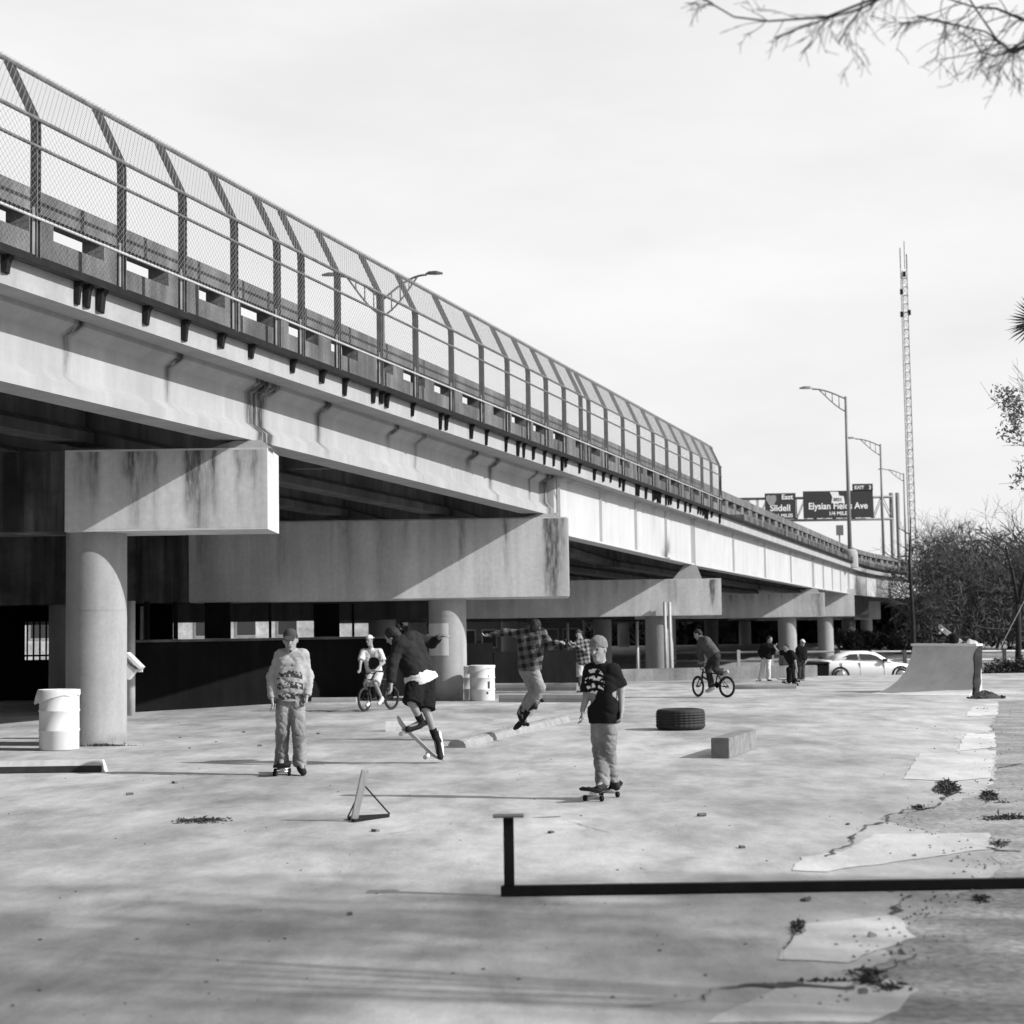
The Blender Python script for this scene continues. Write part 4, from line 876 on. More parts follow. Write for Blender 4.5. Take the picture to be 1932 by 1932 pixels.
# drums
def drum(label, c, r, h, seed, bag=False, hole=False, tilt=0):
    t = thing('steel_drum', label, 'drum', c, 'white drums by the columns'); k = h/0.88
    pr = [(0, 0.004), (r*.97, 0.004), (r, .015)]
    for z in (.29, .58): pr += [(r, (z-.02)*k), (r*1.035, (z-.008)*k), (r*1.035, (z+.008)*k), (r, (z+.02)*k)]
    pr += [(r, .86*k), (r*1.03, .87*k), (r*1.03, .885*k), (r*.97, .885*k), (r*.96, .3*k), (0, .3*k)]
    d = MB().lathe(pr, c, 40).build('drum', WHITEPAINT, t)
    if bag:
        rr = random.Random(seed); N = 40; vs = []
        for j, (rs, z) in enumerate(((.93, .80), (1.02, .893), (1.045, .885), (1.05, .85), (1.052, .81))):
            for q in range(N):
                a = 2*math.pi*q/N; lf = max(0, -math.cos(a-.35))**1.5; dz = (rr.uniform(-.015, .015) if j == 4 else 0)-(.13*lf if j == 4 else .05*lf if j == 3 else 0); rad = r*rs*(1+(.20 if j == 4 else .12 if j == 3 else .03)*lf+.01*math.sin(a*9+j))
                vs.append((c[0]+rad*math.cos(a), c[1]+rad*math.sin(a), c[2]+(z+dz)*k))
        MB().add(vs, [(j*N+q, j*N+(q+1) % N, (j+1)*N+(q+1) % N, (j+1)*N+q) for j in range(4) for q in range(N)], True).build('bin_liner', M('pale_plastic', .62, .5, .1, 5), t)
    if hole:
        for a, z, w_, h_ in ((R(-58), .38, .06, .22), (R(-66), .2, .05, .06), (R(-58), .60, .03, .09)):
            mm = MB(); A_ = [a-w_/r/2+w_/r*q/4 for q in range(5)]; mm.add([(c[0]+r*1.012*math.cos(q), c[1]+r*1.012*math.sin(q), zz*k) for zz in (z-h_/2, z+h_/2) for q in A_], [(q, q+1, 6+q, 5+q) for q in range(4)], True); mm.build('rust_stain', DARKC, t)
    return t
c = gnd(102, 1417); c.y += .28; drum('white drum with a pale liner folded over, left of the nearest column', c, .287, .87, 1, bag=True)
c = gnd(910, 1323); c.y += .3; drum('white drum with dark rust stains beside the second column', c, .30, .84, 2, bag=True, hole=True)
c = gnd(889, 1322); c.y += .62; c.x -= .05; drum('white drum half hidden between the second column and the stained drum', c, .28, .82, 3)
# tilted box on the pipe behind the first column
q = at(252, 1256, 27.6); m = MB(); m.box(q+Vector((.02, 0, .08)), (.34, .3, .05), Euler((0, R(45), 0))); m.box(q+Vector((-.08, 0, -.08)), (.2, .24, .2), Euler((0, R(38), 0))); m.box(q+Vector((-.13, .12, -.08)), (.5, .05, .05))
tag(m.build('metal_hood', WHITEPAINT, org=q), 'pale tilted metal hood sticking out behind the nearest column', 'hood')

# ------------------------------------------------------------------ ramp
t0 = gnd(1640, 1309); rb_ = gnd(1828, 1312.5); Yr = rb_.y
t = thing('quarter_pipe', 'smooth grey concrete quarter pipe with a white coping, at right', 'ramp', ((t0.x+rb_.x)/2, Yr, 0))
Yt = 41.0; hl = at(1722, 1219.5, 43.57); hr = at(1841, 1218.5, 41.0); zt_ = (hl.z+hr.z)/2; hl.z = hr.z = zt_
m = MB(); NU, NV = 16, 18; vs = []
fl = gnd(1640, 1309); fr_ = rb_.copy(); fmid = gnd(1735, 1316)
for i in range(NU+1):
    u = i/NU; top = hl.lerp(hr, u)
    ft = fl.lerp(fr_, u)+Vector((0, -0.45*math.sin(u*math.pi), 0)); ft.z = 0.004
    for j in range(NV+1):
        a = j/NV*math.pi/2*0.93; sx_ = math.sin(a)/math.sin(math.pi/2*.93); sz = (1-math.cos(a))/(1-math.cos(math.pi/2*.93))
        p = Vector((ft.x+(top.x-ft.x)*sx_, ft.y+(top.y-ft.y)*sx_, 0.004+(zt_-0.004)*sz)); vs.append(p)
m.add(vs, [(i*(NV+1)+j, (i+1)*(NV+1)+j, (i+1)*(NV+1)+j+1, i*(NV+1)+j+1) for i in range(NU) for j in range(NV)], True)
# closed sides and deck
for i, sg in ((0, 1), (NU, -1)):
    s_ = [vs[i*(NV+1)+j] for j in range(NV+1)]; bk = Vector((s_[-1].x, s_[-1].y, 0)); m.add(s_+[bk], [tuple(range(NV+2))])
RAMPM = M('ramp_concrete', 0.58, 0.85, 0.16, 1.6, bump=.1, fine=.08)
m.build('transition', RAMPM, t)
dv = (hr-hl).normalized(); nv = Vector((-dv.y, dv.x, 0)); nv = nv if nv.x > 0 else -nv
m = MB(); q = [hl+nv*.004, hr+nv*.004, hr+nv*.14, hl+nv*.14]; m.sweep([[Vector((v.x, v.y, z)) for v in q] for z in (0, zt_-.002)]); m.build('back_wall', RAMPM, t)
m = MB(); q = [hl-dv*.05-nv*.03, hr+dv*.06-nv*.03, hr+dv*.06+nv*.17, hl-dv*.05+nv*.17]; m.sweep([[Vector((v.x, v.y, z)) for v in q] for z in (zt_, zt_+.06)]); m.build('coping', M('white_coping', .8, .6), t, bevel=.01)
pb = gnd(1842, 1311); pt_ = Vector((hr.x+.09, hr.y+.12, zt_-.003)); m = MB(); rr = random.Random(3); secs = []
for k in range(9):
    u = k/8; c = pb.lerp(pt_, u); c.z = zt_*u-.01*(1-u) if k < 8 else zt_-.003; a_, b_ = .075+rr.uniform(-.02, .02), .08
    secs.append([c+Vector((x*a_+rr.uniform(-.012, .012), y*b_, 0)) for x, y in ((-1, -1), (-.1, -1.1), (1, -1), (1, 1), (-1, 1))])
m.sweep(secs); m.build('side_post', M('weathered_post', .055, .95, .5, 6, bump=.4, streak=.3), t)
m = MB(); rr = random.Random(6); rc = gnd(1862, 1318)
N_ = 22                                                  # a low mound of dirt with broken bits on it
ring = [[Vector((rc.x+q*.40*math.cos(2*math.pi*k/N_)*(1+.25*noise.noise((k*.7, q*2, 1))), rc.y+.1+q*.30*math.sin(2*math.pi*k/N_), (1-q**1.6)*.17*(1+.4*noise.noise((k*.9, q*3, 5)))-.004)) for k in range(N_)] for q in (1.0, .8, .6, .4, .2, .02)]
m.sweep(ring, caps=True)
for k in range(34):
    s_ = rr.uniform(.02, .07); m.box((rc.x+max(-.38, min(.38, rr.gauss(0, .2))), rc.y+.08+rr.uniform(-.2, .2), s_*.35), (s_*1.4, s_, s_*.8), Euler((rr.random(), rr.random(), rr.random()*6)))
tag(m.build('rubble_heap', M('rubble', .05, .95, .6, 12, bump=.4), org=rc), 'dark heap of rubble at the foot of the ramp post', 'rubble')

# ------------------------------------------------------------------ skateboards, bikes, car
def make_board(name, label, loc, xdir, up, L=0.80, wood=DECKW, group='skateboards'):
    """board along local +X; loc = point on the ground plane of its wheels, midway"""
    t = thing(name, label, 'skateboard', loc, group)
    x = Vector(xdir).normalized(); z = Vector(up); z = (z-x*z.dot(x)).normalized(); y = z.cross(x)
    t.rotation_euler = Matrix((x, y, z)).transposed().to_euler()
    hz = 0.092; N = 14; top = []; secs = []
    for i in range(N+1):
        u = -1+2*i/N; xx = u*L/2; zz = hz+max(0, abs(u)-.62)**1.4*0.17; wv = 0.1*(1-max(0, abs(u)-.78)**2*14)
        secs.append([Vector((xx, -wv, zz+.006)), Vector((xx, 0, zz)), Vector((xx, wv, zz+.006)), Vector((xx, wv, zz+.018)), Vector((xx, 0, zz+.012)), Vector((xx, -wv, zz+.018))])
        top.append([Vector((xx, -wv*.99, zz+.0195)), Vector((xx, 0, zz+.0135)), Vector((xx, wv*.99, zz+.0195))])
    def b(mb, nm, mt, par): 
        o = mb.build(nm, mt, None, org=(0, 0, 0)); o.parent = par; return o
    d = b(MB().sweep(secs), 'deck', wood, t)
    g = MB(); g.sweep(top, closed=False); b(g, 'grip_tape', GRIP, d)
    for s_ in (-1, 1):
        m = MB(); m.box((s_*.21, 0, .075), (.085, .05, .03)); m.tube([(s_*.21, -.085, .048), (s_*.21, .085, .048)], .011, 8); m.tube([(s_*.21, 0, .075), (s_*.19, 0, .045)], .018, 8)
        tr = b(m, 'truck', CHROME, t)
        for q in (-1, 1): b(MB().lathe([(0, -.018), (.02, -.018), (.028, -.012), (.028, .012), (.02, .018), (0, .018)], (s_*.21, q*.085, .03), 16, Euler((math.pi/2, 0, 0))), 'wheel', SOLE if wood is DECKW else BLACKPAINT, tr)
    return t
def make_bike(name, label, rear, dirv, steer=0.0, lean=0.0):
    t = thing(name, label, 'bicycle', rear, 'small-wheeled bikes'); t.rotation_euler = (lean, 0, math.atan2(dirv[1], dirv[0]))
    W = 0.255
    def b(mb, nm, mt, par): o = mb.build(nm, mt, None, org=(0, 0, 0)); o.parent = par; return o
    def wheel(cx, par, sa=0):
        c = Vector((cx, 0, W)); e = Matrix.Rotation(sa, 3, 'Z') @ Matrix.Rotation(math.pi/2, 3, 'X'); m = MB()
        m.lathe([(.212, -.014), (.212, .014), (.196, .012), (.196, -.012), (.212, -.014)], c, 40, e)
        for k in range(18): a = 2*math.pi*k/18; p = e @ Vector((.2*math.cos(a), .2*math.sin(a), 0)); h = e @ Vector((.02*math.cos(a+1.2), .02*math.sin(a+1.2), .02*(-1)**k)); m.tube([c+h, c+p], .0016, 3)
        m.lathe([(0, -.045), (.022, -.045), (.022, .045), (0, .045)], c, 14, e)
        r_ = b(m, 'wheel', DARKSTEEL, par)
        b(MB().lathe([(.232+.024*math.cos(q), .024*math.sin(q)) for q in [2*math.pi*i/12 for i in range(13)]], c, 48, e), 'tyre', RUBBER, r_)
    wheel(0.0, t); wheel(0.93, t, steer)
    bb, sc, ht, hb = Vector((.37, 0, .29)), Vector((.29, 0, .56)), Vector((.76, 0, .60)), Vector((.79, 0, .50))
    f = MB(); f.tube([bb, hb], .021, 10); f.tube([sc, ht], .018, 10); f.tube([bb, sc+Vector((-.02, 0, .05))], .017, 10); f.tube([ht+Vector((-.01, 0, .03)), hb+Vector((.01, 0, -.03))], .022, 10)
    for q in (-.055, .055): f.tube([bb+Vector((0, q*.4, 0)), (0, q, W)], .010, 8); f.tube([sc+Vector((0, q*.3, -.02)), (0, q, W)], .009, 8)
    b(f, 'frame', DARKSTEEL, t)
    f = MB()
    for q in (-.06, .06): f.tube([hb+Vector((.015, q*.8, -.03)), Vector((.93, q, W))], .014, 8)
    f.tube([hb+Vector((.015, -.055, -.03)), hb+Vector((.015, .055, -.03))], .016, 8); b(f, 'fork', DARKSTEEL, t)
    f = MB(); f.tube([ht+Vector((-.01, 0, .03)), ht+Vector((.01, 0, .07))], .022, 8)
    f.tube([(.74, -.36, .84), (.77, -.2, .84), (.78, -.05, .67), (.78, .05, .67), (.77, .2, .84), (.74, .36, .84)], .012, 8); f.tube([(.775, -.16, .80), (.775, .16, .80)], .009, 8)
    hd = b(f, 'handlebar', DARKSTEEL, t)
    for q in (-.31, .31): b(MB().tube([(.745, q-.06, .84), (.745, q+.06, .84)], .017, 8), 'grip', RUBBER, hd)
    f = MB(); f.sweep([[Vector((x, -wd, z)), Vector((x, wd, z)), Vector((x, wd*.7, z+.035)), Vector((x, -wd*.7, z+.035))] for x, wd, z in ((.14, .06, .66), (.22, .065, .65), (.32, .03, .64), (.40, .018, .635))]); f.tube([sc, (.27, 0, .65)], .013, 8); b(f, 'seat', BLACKPAINT, t)
    f = MB(); f.lathe([(0, -.006), (.075, -.006), (.08, 0), (.075, .006), (0, .006)], bb+Vector((0, -.05, 0)), 20, Euler((math.pi/2, 0, 0)))
    for s_ in (-1, 1): e = bb+Vector((s_*.12, s_*.07, -s_*.125)); f.tube([bb+Vector((0, s_*.06, 0)), e], .012, 8); f.box(e+Vector((0, s_*.06, 0)), (.09, .1, .02))
    b(f, 'crank', DARKSTEEL, t)
    return t
def make_car(label, rear, L=4.7):
    t = thing('parked_car', label, 'car', rear); X0, Y0, Z0 = rear; Wd = 1.78
    # side outline stations: x, hood/roof height, beltline, half width at belt, half width at top
    st = [(0.0, .55, .92, .70), (0.06, .40, 1.02, .80), (.45, .24, 1.05, .87), (1.0, .20, 1.04, .89), (1.6, .19, 1.00, .90), (2.6, .19, .96, .90), (3.4, .20, .92, .89), (4.0, .22, .84, .86), (4.5, .28, .72, .78), (4.68, .42, .60, .66)]
    secs = []
    for x, lo, belt, hw in st:
        y = Y0+Wd/2; secs.append([Vector((X0+x, y+a*hw, Z0+b)) for a, b in ((-.92, lo), (-1, lo+.1), (-1.0, (lo+belt)/2+.06), (-.95, belt-.06), (-.84, belt), (.84, belt), (.95, belt-.06), (1, (lo+belt)/2), (1, lo+.1), (.92, lo))])
    bd = MB().sweep(secs); bd.sm = [True]*len(bd.sm); body = bd.build('body', CARW, t)
    cab = [(.42, 1.03, .62), (.95, 1.30, .58), (1.5, 1.43, .56), (2.1, 1.45, .56), (2.6, 1.38, .57), (3.35, .94, .66)]
    y = Y0+Wd/2; secs = [[Vector((X0+x, y-hb, Z0+.94)), Vector((X0+x, y-hb+.03, Z0+max(h-.12, .945))), Vector((X0+x, y-hb+.16, Z0+h)), Vector((X0+x, y+hb-.16, Z0+h)), Vector((X0+x, y+hb-.03, Z0+max(h-.12, .945))), Vector((X0+x, y+hb, Z0+.94))] for x, h, hb in [(x, h, b+.2) for x, h, b in cab]]
    r = MB().sweep(secs); r.sm = [True]*len(r.sm); r.build('roof', CARW, t)
    def win(pts, nm='window'):
        m = MB(); yy = Y0+Wd/2-.80; q = [Vector((X0+x, yy+(.0 if z < 1.05 else .05), Z0+z)) for x, z in pts]; m.sweep([q, [v+Vector((0, .03, 0)) for v in q]]); m.build(nm, GLASS, t)
    win([(.98, 1.06), (1.02, 1.15), (1.4, 1.30), (1.75, 1.32), (1.8, 1.04)]); win([(1.9, 1.035), (1.86, 1.32), (2.35, 1.30), (2.62, 1.22), (2.95, 1.01)])
    for x in (.93, 3.72):
        for yy in (Y0+.02, Y0+Wd-.02):
            sgn = -1 if yy < Y0+1 else 1
            w_ = MB().lathe([(0, -.1), (.24, -.1), (.31, -.09), (.33, -.05), (.33, .05), (.31, .09), (.24, .1), (0, .1)], (X0+x, yy-sgn*.08, Z0+.33), 28, Euler((math.pi/2, 0, 0))).build('wheel', RUBBER, t)
            MB().lathe([(0, -.11), (.19, -.108), (.21, -.10), (.21, .10), (.19, .108), (0, .11)], (X0+x, yy-sgn*.08, Z0+.33), 20, Euler((math.pi/2, 0, 0))).build('rim', CHROME, w_)
        A = [math.pi*k/12 for k in range(13)]; m = MB(); vs = []
        for rr_ in (.33, .42): vs += [(X0+x+rr_*math.cos(q), Y0-.012, Z0+.33+rr_*math.sin(q)) for q in A]
        m.add(vs, [(k, k+1, 14+k, 13+k) for k in range(12)]); m.add([(v[0], v[1]+.12, v[2]) for v in vs], [(k, k+1, 14+k, 13+k) for k in range(12)]); m.build('wheel_arch', BLACKPAINT, body)
    m = MB(); m.box((X0+3.0, Y0-.03, Z0+1.02), (.2, .16, .13)); m.build('mirror', BLACKPAINT, t)
    m = MB(); m.box((X0+.03, Y0+.32, Z0+.80), (.10, .34, .16)); m.build('tail_lamp', DARKC, t)
    for dx in (1.0, 1.84, 2.95): MB().bx(X0+dx, X0+dx+.012, Y0-.012, Y0+.02, Z0+.3, Z0+.95).build('door_seam', DARKC, body)
    return t
a = at(1541, 1260, 80); make_car('white sedan parked beyond the lot edge left of the ramp', (a.x, 79.1, -0.90))
# dark bins left of the car
for i, (px, w_) in enumerate(((1534, .75), (1549, .65))):
    a = at(px, 1260, 77.5+i*.4); t = thing('wheeled_bin', ('black wheeled bin farthest left of the white car', 'black wheeled bin touching the rear of the white car')[i], 'bin', (a.x, a.y, -.90), 'dark bins behind the white car'); m = MB()
    m.sweep([[Vector((a.x+sx_*w_/2*k, a.y+sy*.35*k, z)) for sx_, sy in ((-1, -1), (1, -1), (1, 1), (-1, 1))] for z, k in ((-.82, .84), (.02, 1.0))]); m.build('bin_body', BLACKC, t, bevel=.02)
    m = MB(); m.sweep([[Vector((a.x+sx_*w_/2*k, a.y+sy*.37*k, z)) for sx_, sy in ((-1, -1), (1, -1), (1, 1), (-1, 1))] for z, k in ((.022, 1.05), (.07, 1.05), (.11, .8))]); m.build('bin_lid', BLACKC, t)
    for s_ in (-1, 1): MB().lathe([(0, -.03), (.09, -.03), (.09, .03), (0, .03)], (a.x+s_*w_*.36, a.y+.25, -.81), 14, Euler((0, math.pi/2, 0))).build('wheel', RUBBER, t)
# things on top of the ramp
Yq = 42.6; a, b = at(1776, 1186, Yq), at(1806, 1208, Yq-.1)
make_board('skateboard', 'skateboard tipped nose-up against a bag on top of the ramp', (a+b)/2-Vector((.05, 0, .07)), (b-a), (0.55, .45, .76), L=.70)
c = hl.lerp(hr, .62)+nv*.09; c.z = zt_+.061
bm_ = MB(); bm_.lathe([(0, 0), (.08, .0), (.12, .05), (.13, .14), (.10, .22), (.05, .26), (0, .27)], c, 20); bm_.tube([c+Vector((-.05, -.1, .26)), c+Vector((-.17, -.14, .2)), c+Vector((-.2, -.12, .02))], .018, 8)
tag(bm_.build('backpack', BLACKC, org=c), 'black backpack propping up the skateboard on the ramp', 'backpack')
c = hl.lerp(hr, .9)+nv*.08; c.z = zt_+.061; m = MB()
m.sweep([[c+Vector((x, yy*wd, z)) for yy, z in ((-1, 0), (1, 0), (.8, h), (-.8, h))] for x, wd, h in ((-.12, .03, .05), (-.06, .045, .12), (.0, .045, .09), (.08, .05, .07), (.14, .035, .03))])
tag(m.build('shoe', WHITEC, org=c), 'pale shoe lying at the right end of the ramp coping', 'shoe')

# ------------------------------------------------------------------ people: one implicit surface per body, clothes as shells over it
class SDF:
    def __init__(s): s.p = []; s.c = []; s.sb = []
    def dig(s, c, r): s.sb.append((Vector(c), r)); return s
    def cone(s, a, b, ra, rb, k=0.02): s.p.append(('c', Vector(a), Vector(b), ra, rb, k)); return s
    def ell(s, c, rad, axes=None, k=0.02): s.p.append(('e', Vector(c), rad, axes or (Vector((1, 0, 0)), Vector((0, 1, 0)), Vector((0, 0, 1))), k)); return s
    def cut(s, p, n, rad=9): s.c.append((Vector(p), Vector(n).normalized(), rad)); return s
    def mesh(s, name, mat, parent, res=0.01, fold=0.0, fs=7.0, seed=0, smooth=2):
        lo = np.array([9e9]*3); hi = -lo
        for q in s.p:
            if q[0] == 'c': pts = [(q[1], q[3]), (q[2], q[4])]
            else: pts = [(q[1], max(q[2]))]
            for c, r in pts: lo = np.minimum(lo, np.array(c)-r); hi = np.maximum(hi, np.array(c)+r)
        lo -= 4*res; hi += 4*res; n = np.ceil((hi-lo)/res).astype(int)+1
        G = np.full(n, 0.5, np.float32); ax = [lo[i]+res*np.arange(n[i]) for i in range(3)]
        for q in s.p:
            if q[0] == 'c': pts = [(q[1], q[3]), (q[2], q[4])]
            else: pts = [(q[1], max(q[2]))]
            mg = 0.05+q[-1]; l = np.min([np.array(c)-r-mg for c, r in pts], 0); h = np.max([np.array(c)+r+mg for c, r in pts], 0)
            i0 = np.clip(((l-lo)/res).astype(int), 0, n-1); i1 = np.clip(((h-lo)/res).astype(int)+2, 1, n)
            sl = tuple(slice(i0[k], i1[k]) for k in range(3))
            X, Y, Z = ax[0][sl[0]][:, None, None], ax[1][sl[1]][None, :, None], ax[2][sl[2]][None, None, :]
            if q[0] == 'c':
                a, b = q[1], q[2]; d = b-a; dd = max(d.dot(d), 1e-9)
                t = np.clip(((X-a.x)*d.x+(Y-a.y)*d.y+(Z-a.z)*d.z)/dd, 0, 1)
                D = np.sqrt((X-a.x-t*d.x)**2+(Y-a.y-t*d.y)**2+(Z-a.z-t*d.z)**2)-(q[3]+(q[4]-q[3])*t)
            else:
                c, rad, A = q[1], q[2], q[3]; u = [(X-c.x)*A[k].x+(Y-c.y)*A[k].y+(Z-c.z)*A[k].z for k in range(3)]
                k0 = np.sqrt(sum((u[k]/rad[k])**2 for k in range(3))); D = (k0-1)*min(rad)
            k = q[-1]; g = G[sl]; hh = np.clip(.5+.5*(D-g)/k, 0, 1); G[sl] = D+(g-D)*hh-k*hh*(1-hh)
        for c, r in s.sb:
            G = np.maximum(G, r-np.sqrt((ax[0][:, None, None]-c.x)**2+(ax[1][None, :, None]-c.y)**2+(ax[2][None, None, :]-c.z)**2))
        for p, nn, rad in s.c:
            P = (ax[0][:, None, None]-p.x)*nn.x+(ax[1][None, :, None]-p.y)*nn.y+(ax[2][None, None, :]-p.z)*nn.z
            if rad < 9:
                dist = np.sqrt((ax[0][:, None, None]-p.x)**2+(ax[1][None, :, None]-p.y)**2+(ax[2][None, None, :]-p.z)**2); P = np.where(dist < rad, P, -1)
            G = np.maximum(G, P)
        V, F = surface_nets(G, lo, res)
        if smooth: V = relax(V, F, smooth)
        me = bpy.data.meshes.new(name); me.from_pydata([tuple(v) for v in V.tolist()], [], F.tolist())
        bm = bmesh.new(); bm.from_mesh(me); bmesh.ops.recalc_face_normals(bm, faces=bm.faces); bm.to_mesh(me); bm.free()
        me.polygons.foreach_set('use_smooth', [True]*len(me.polygons)); me.update()
        if fold:
            nrm = np.empty(len(V)*3, np.float32); me.vertices.foreach_get('normal', nrm); nrm = nrm.reshape(-1, 3); disp = np.empty(len(V))
            for i, v in enumerate(V):
                a = noise.noise((v[0]*fs+seed, v[1]*fs, v[2]*fs*.8)); c1 = noise.noise((v[0]*fs*1.1+v[2]*fs*.9, v[1]*fs+seed, v[2]*fs*1.3)); c2 = noise.noise((v[0]*fs*2.2-v[2]*fs*1.2, v[1]*fs*2+seed, v[2]*fs*2.2))
                disp[i] = fold*(.75*a-.55*max(0, 1-4.0*abs(c1))-.38*max(0, 1-4*abs(c2))+.2)
            V = V+nrm*disp[:, None]; me.vertices.foreach_set('co', V.astype(np.float32).ravel()); me.update()
        bm = bmesh.new(); bm.from_mesh(me); bmesh.ops.recalc_face_normals(bm, faces=bm.faces); bm.to_mesh(me); bm.free()
        me.materials.append(mat); o = bpy.data.objects.new(name, me); C.objects.link(o); o.parent = parent; return o
def surface_nets(G, lo, res):
    I = G < 0; sh = [k-1 for k in G.shape]
    cnt = np.zeros(sh, np.int8); 
    for a in (0, 1):
        for b in (0, 1):
            for c in (0, 1): cnt += I[a:a+sh[0], b:b+sh[1], c:c+sh[2]]
    act = np.argwhere((cnt > 0) & (cnt < 8)); idx = np.full(sh, -1, np.int64); idx[tuple(act.T)] = np.arange(len(act))
    acc = np.zeros((len(act), 3)); num = np.zeros(len(act))
    for ax in range(3):
        o1, o2 = [k for k in range(3) if k != ax]
        for p in (0, 1):
            for q in (0, 1):
                A = act.copy(); A[:, o1] += p; A[:, o2] += q; B = A.copy(); B[:, ax] += 1
                ga = G[tuple(A.T)]; gb = G[tuple(B.T)]; m = (ga < 0) != (gb < 0); t = np.where(m, ga/np.where(ga-gb == 0, 1, ga-gb), 0)
                P = A-act; P = P.astype(float); P[:, ax] = t; acc += P*m[:, None]; num += m
    V = lo+res*(act+acc/np.maximum(num, 1)[:, None]); F = []
    for ax in range(3):
        o1, o2 = [(1, 2), (2, 0), (0, 1)][ax]
        s1 = [slice(None)]*3; s2 = [slice(None)]*3; s1[ax] = slice(0, -1); s2[ax] = slice(1, None)
        E_ = np.argwhere(I[tuple(s1)] != I[tuple(s2)]); E_ = E_[(E_[:, o1] > 0) & (E_[:, o2] > 0) & (E_[:, o1] < sh[o1]) & (E_[:, o2] < sh[o2])]
        q = []
        for d1, d2 in ((-1, -1), (0, -1), (0, 0), (-1, 0)):
            c = E_.copy(); c[:, o1] += d1; c[:, o2] += d2; q.append(idx[tuple(c.T)])
        F.append(np.stack(q, 1))
    F = np.concatenate(F); return V, F[(F >= 0).all(1)]
def relax(V, F, n):
    e = np.concatenate([F[:, [0, 1]], F[:, [1, 2]], F[:, [2, 3]], F[:, [3, 0]]])
    for _ in range(n):
        s = np.zeros_like(V); c = np.zeros(len(V))
        np.add.at(s, e[:, 0], V[e[:, 1]]); np.add.at(s, e[:, 1], V[e[:, 0]]); np.add.at(c, e[:, 0], 1); np.add.at(c, e[:, 1], 1)
        V = V*.5+.5*s/np.maximum(c, 1)[:, None]
    return V

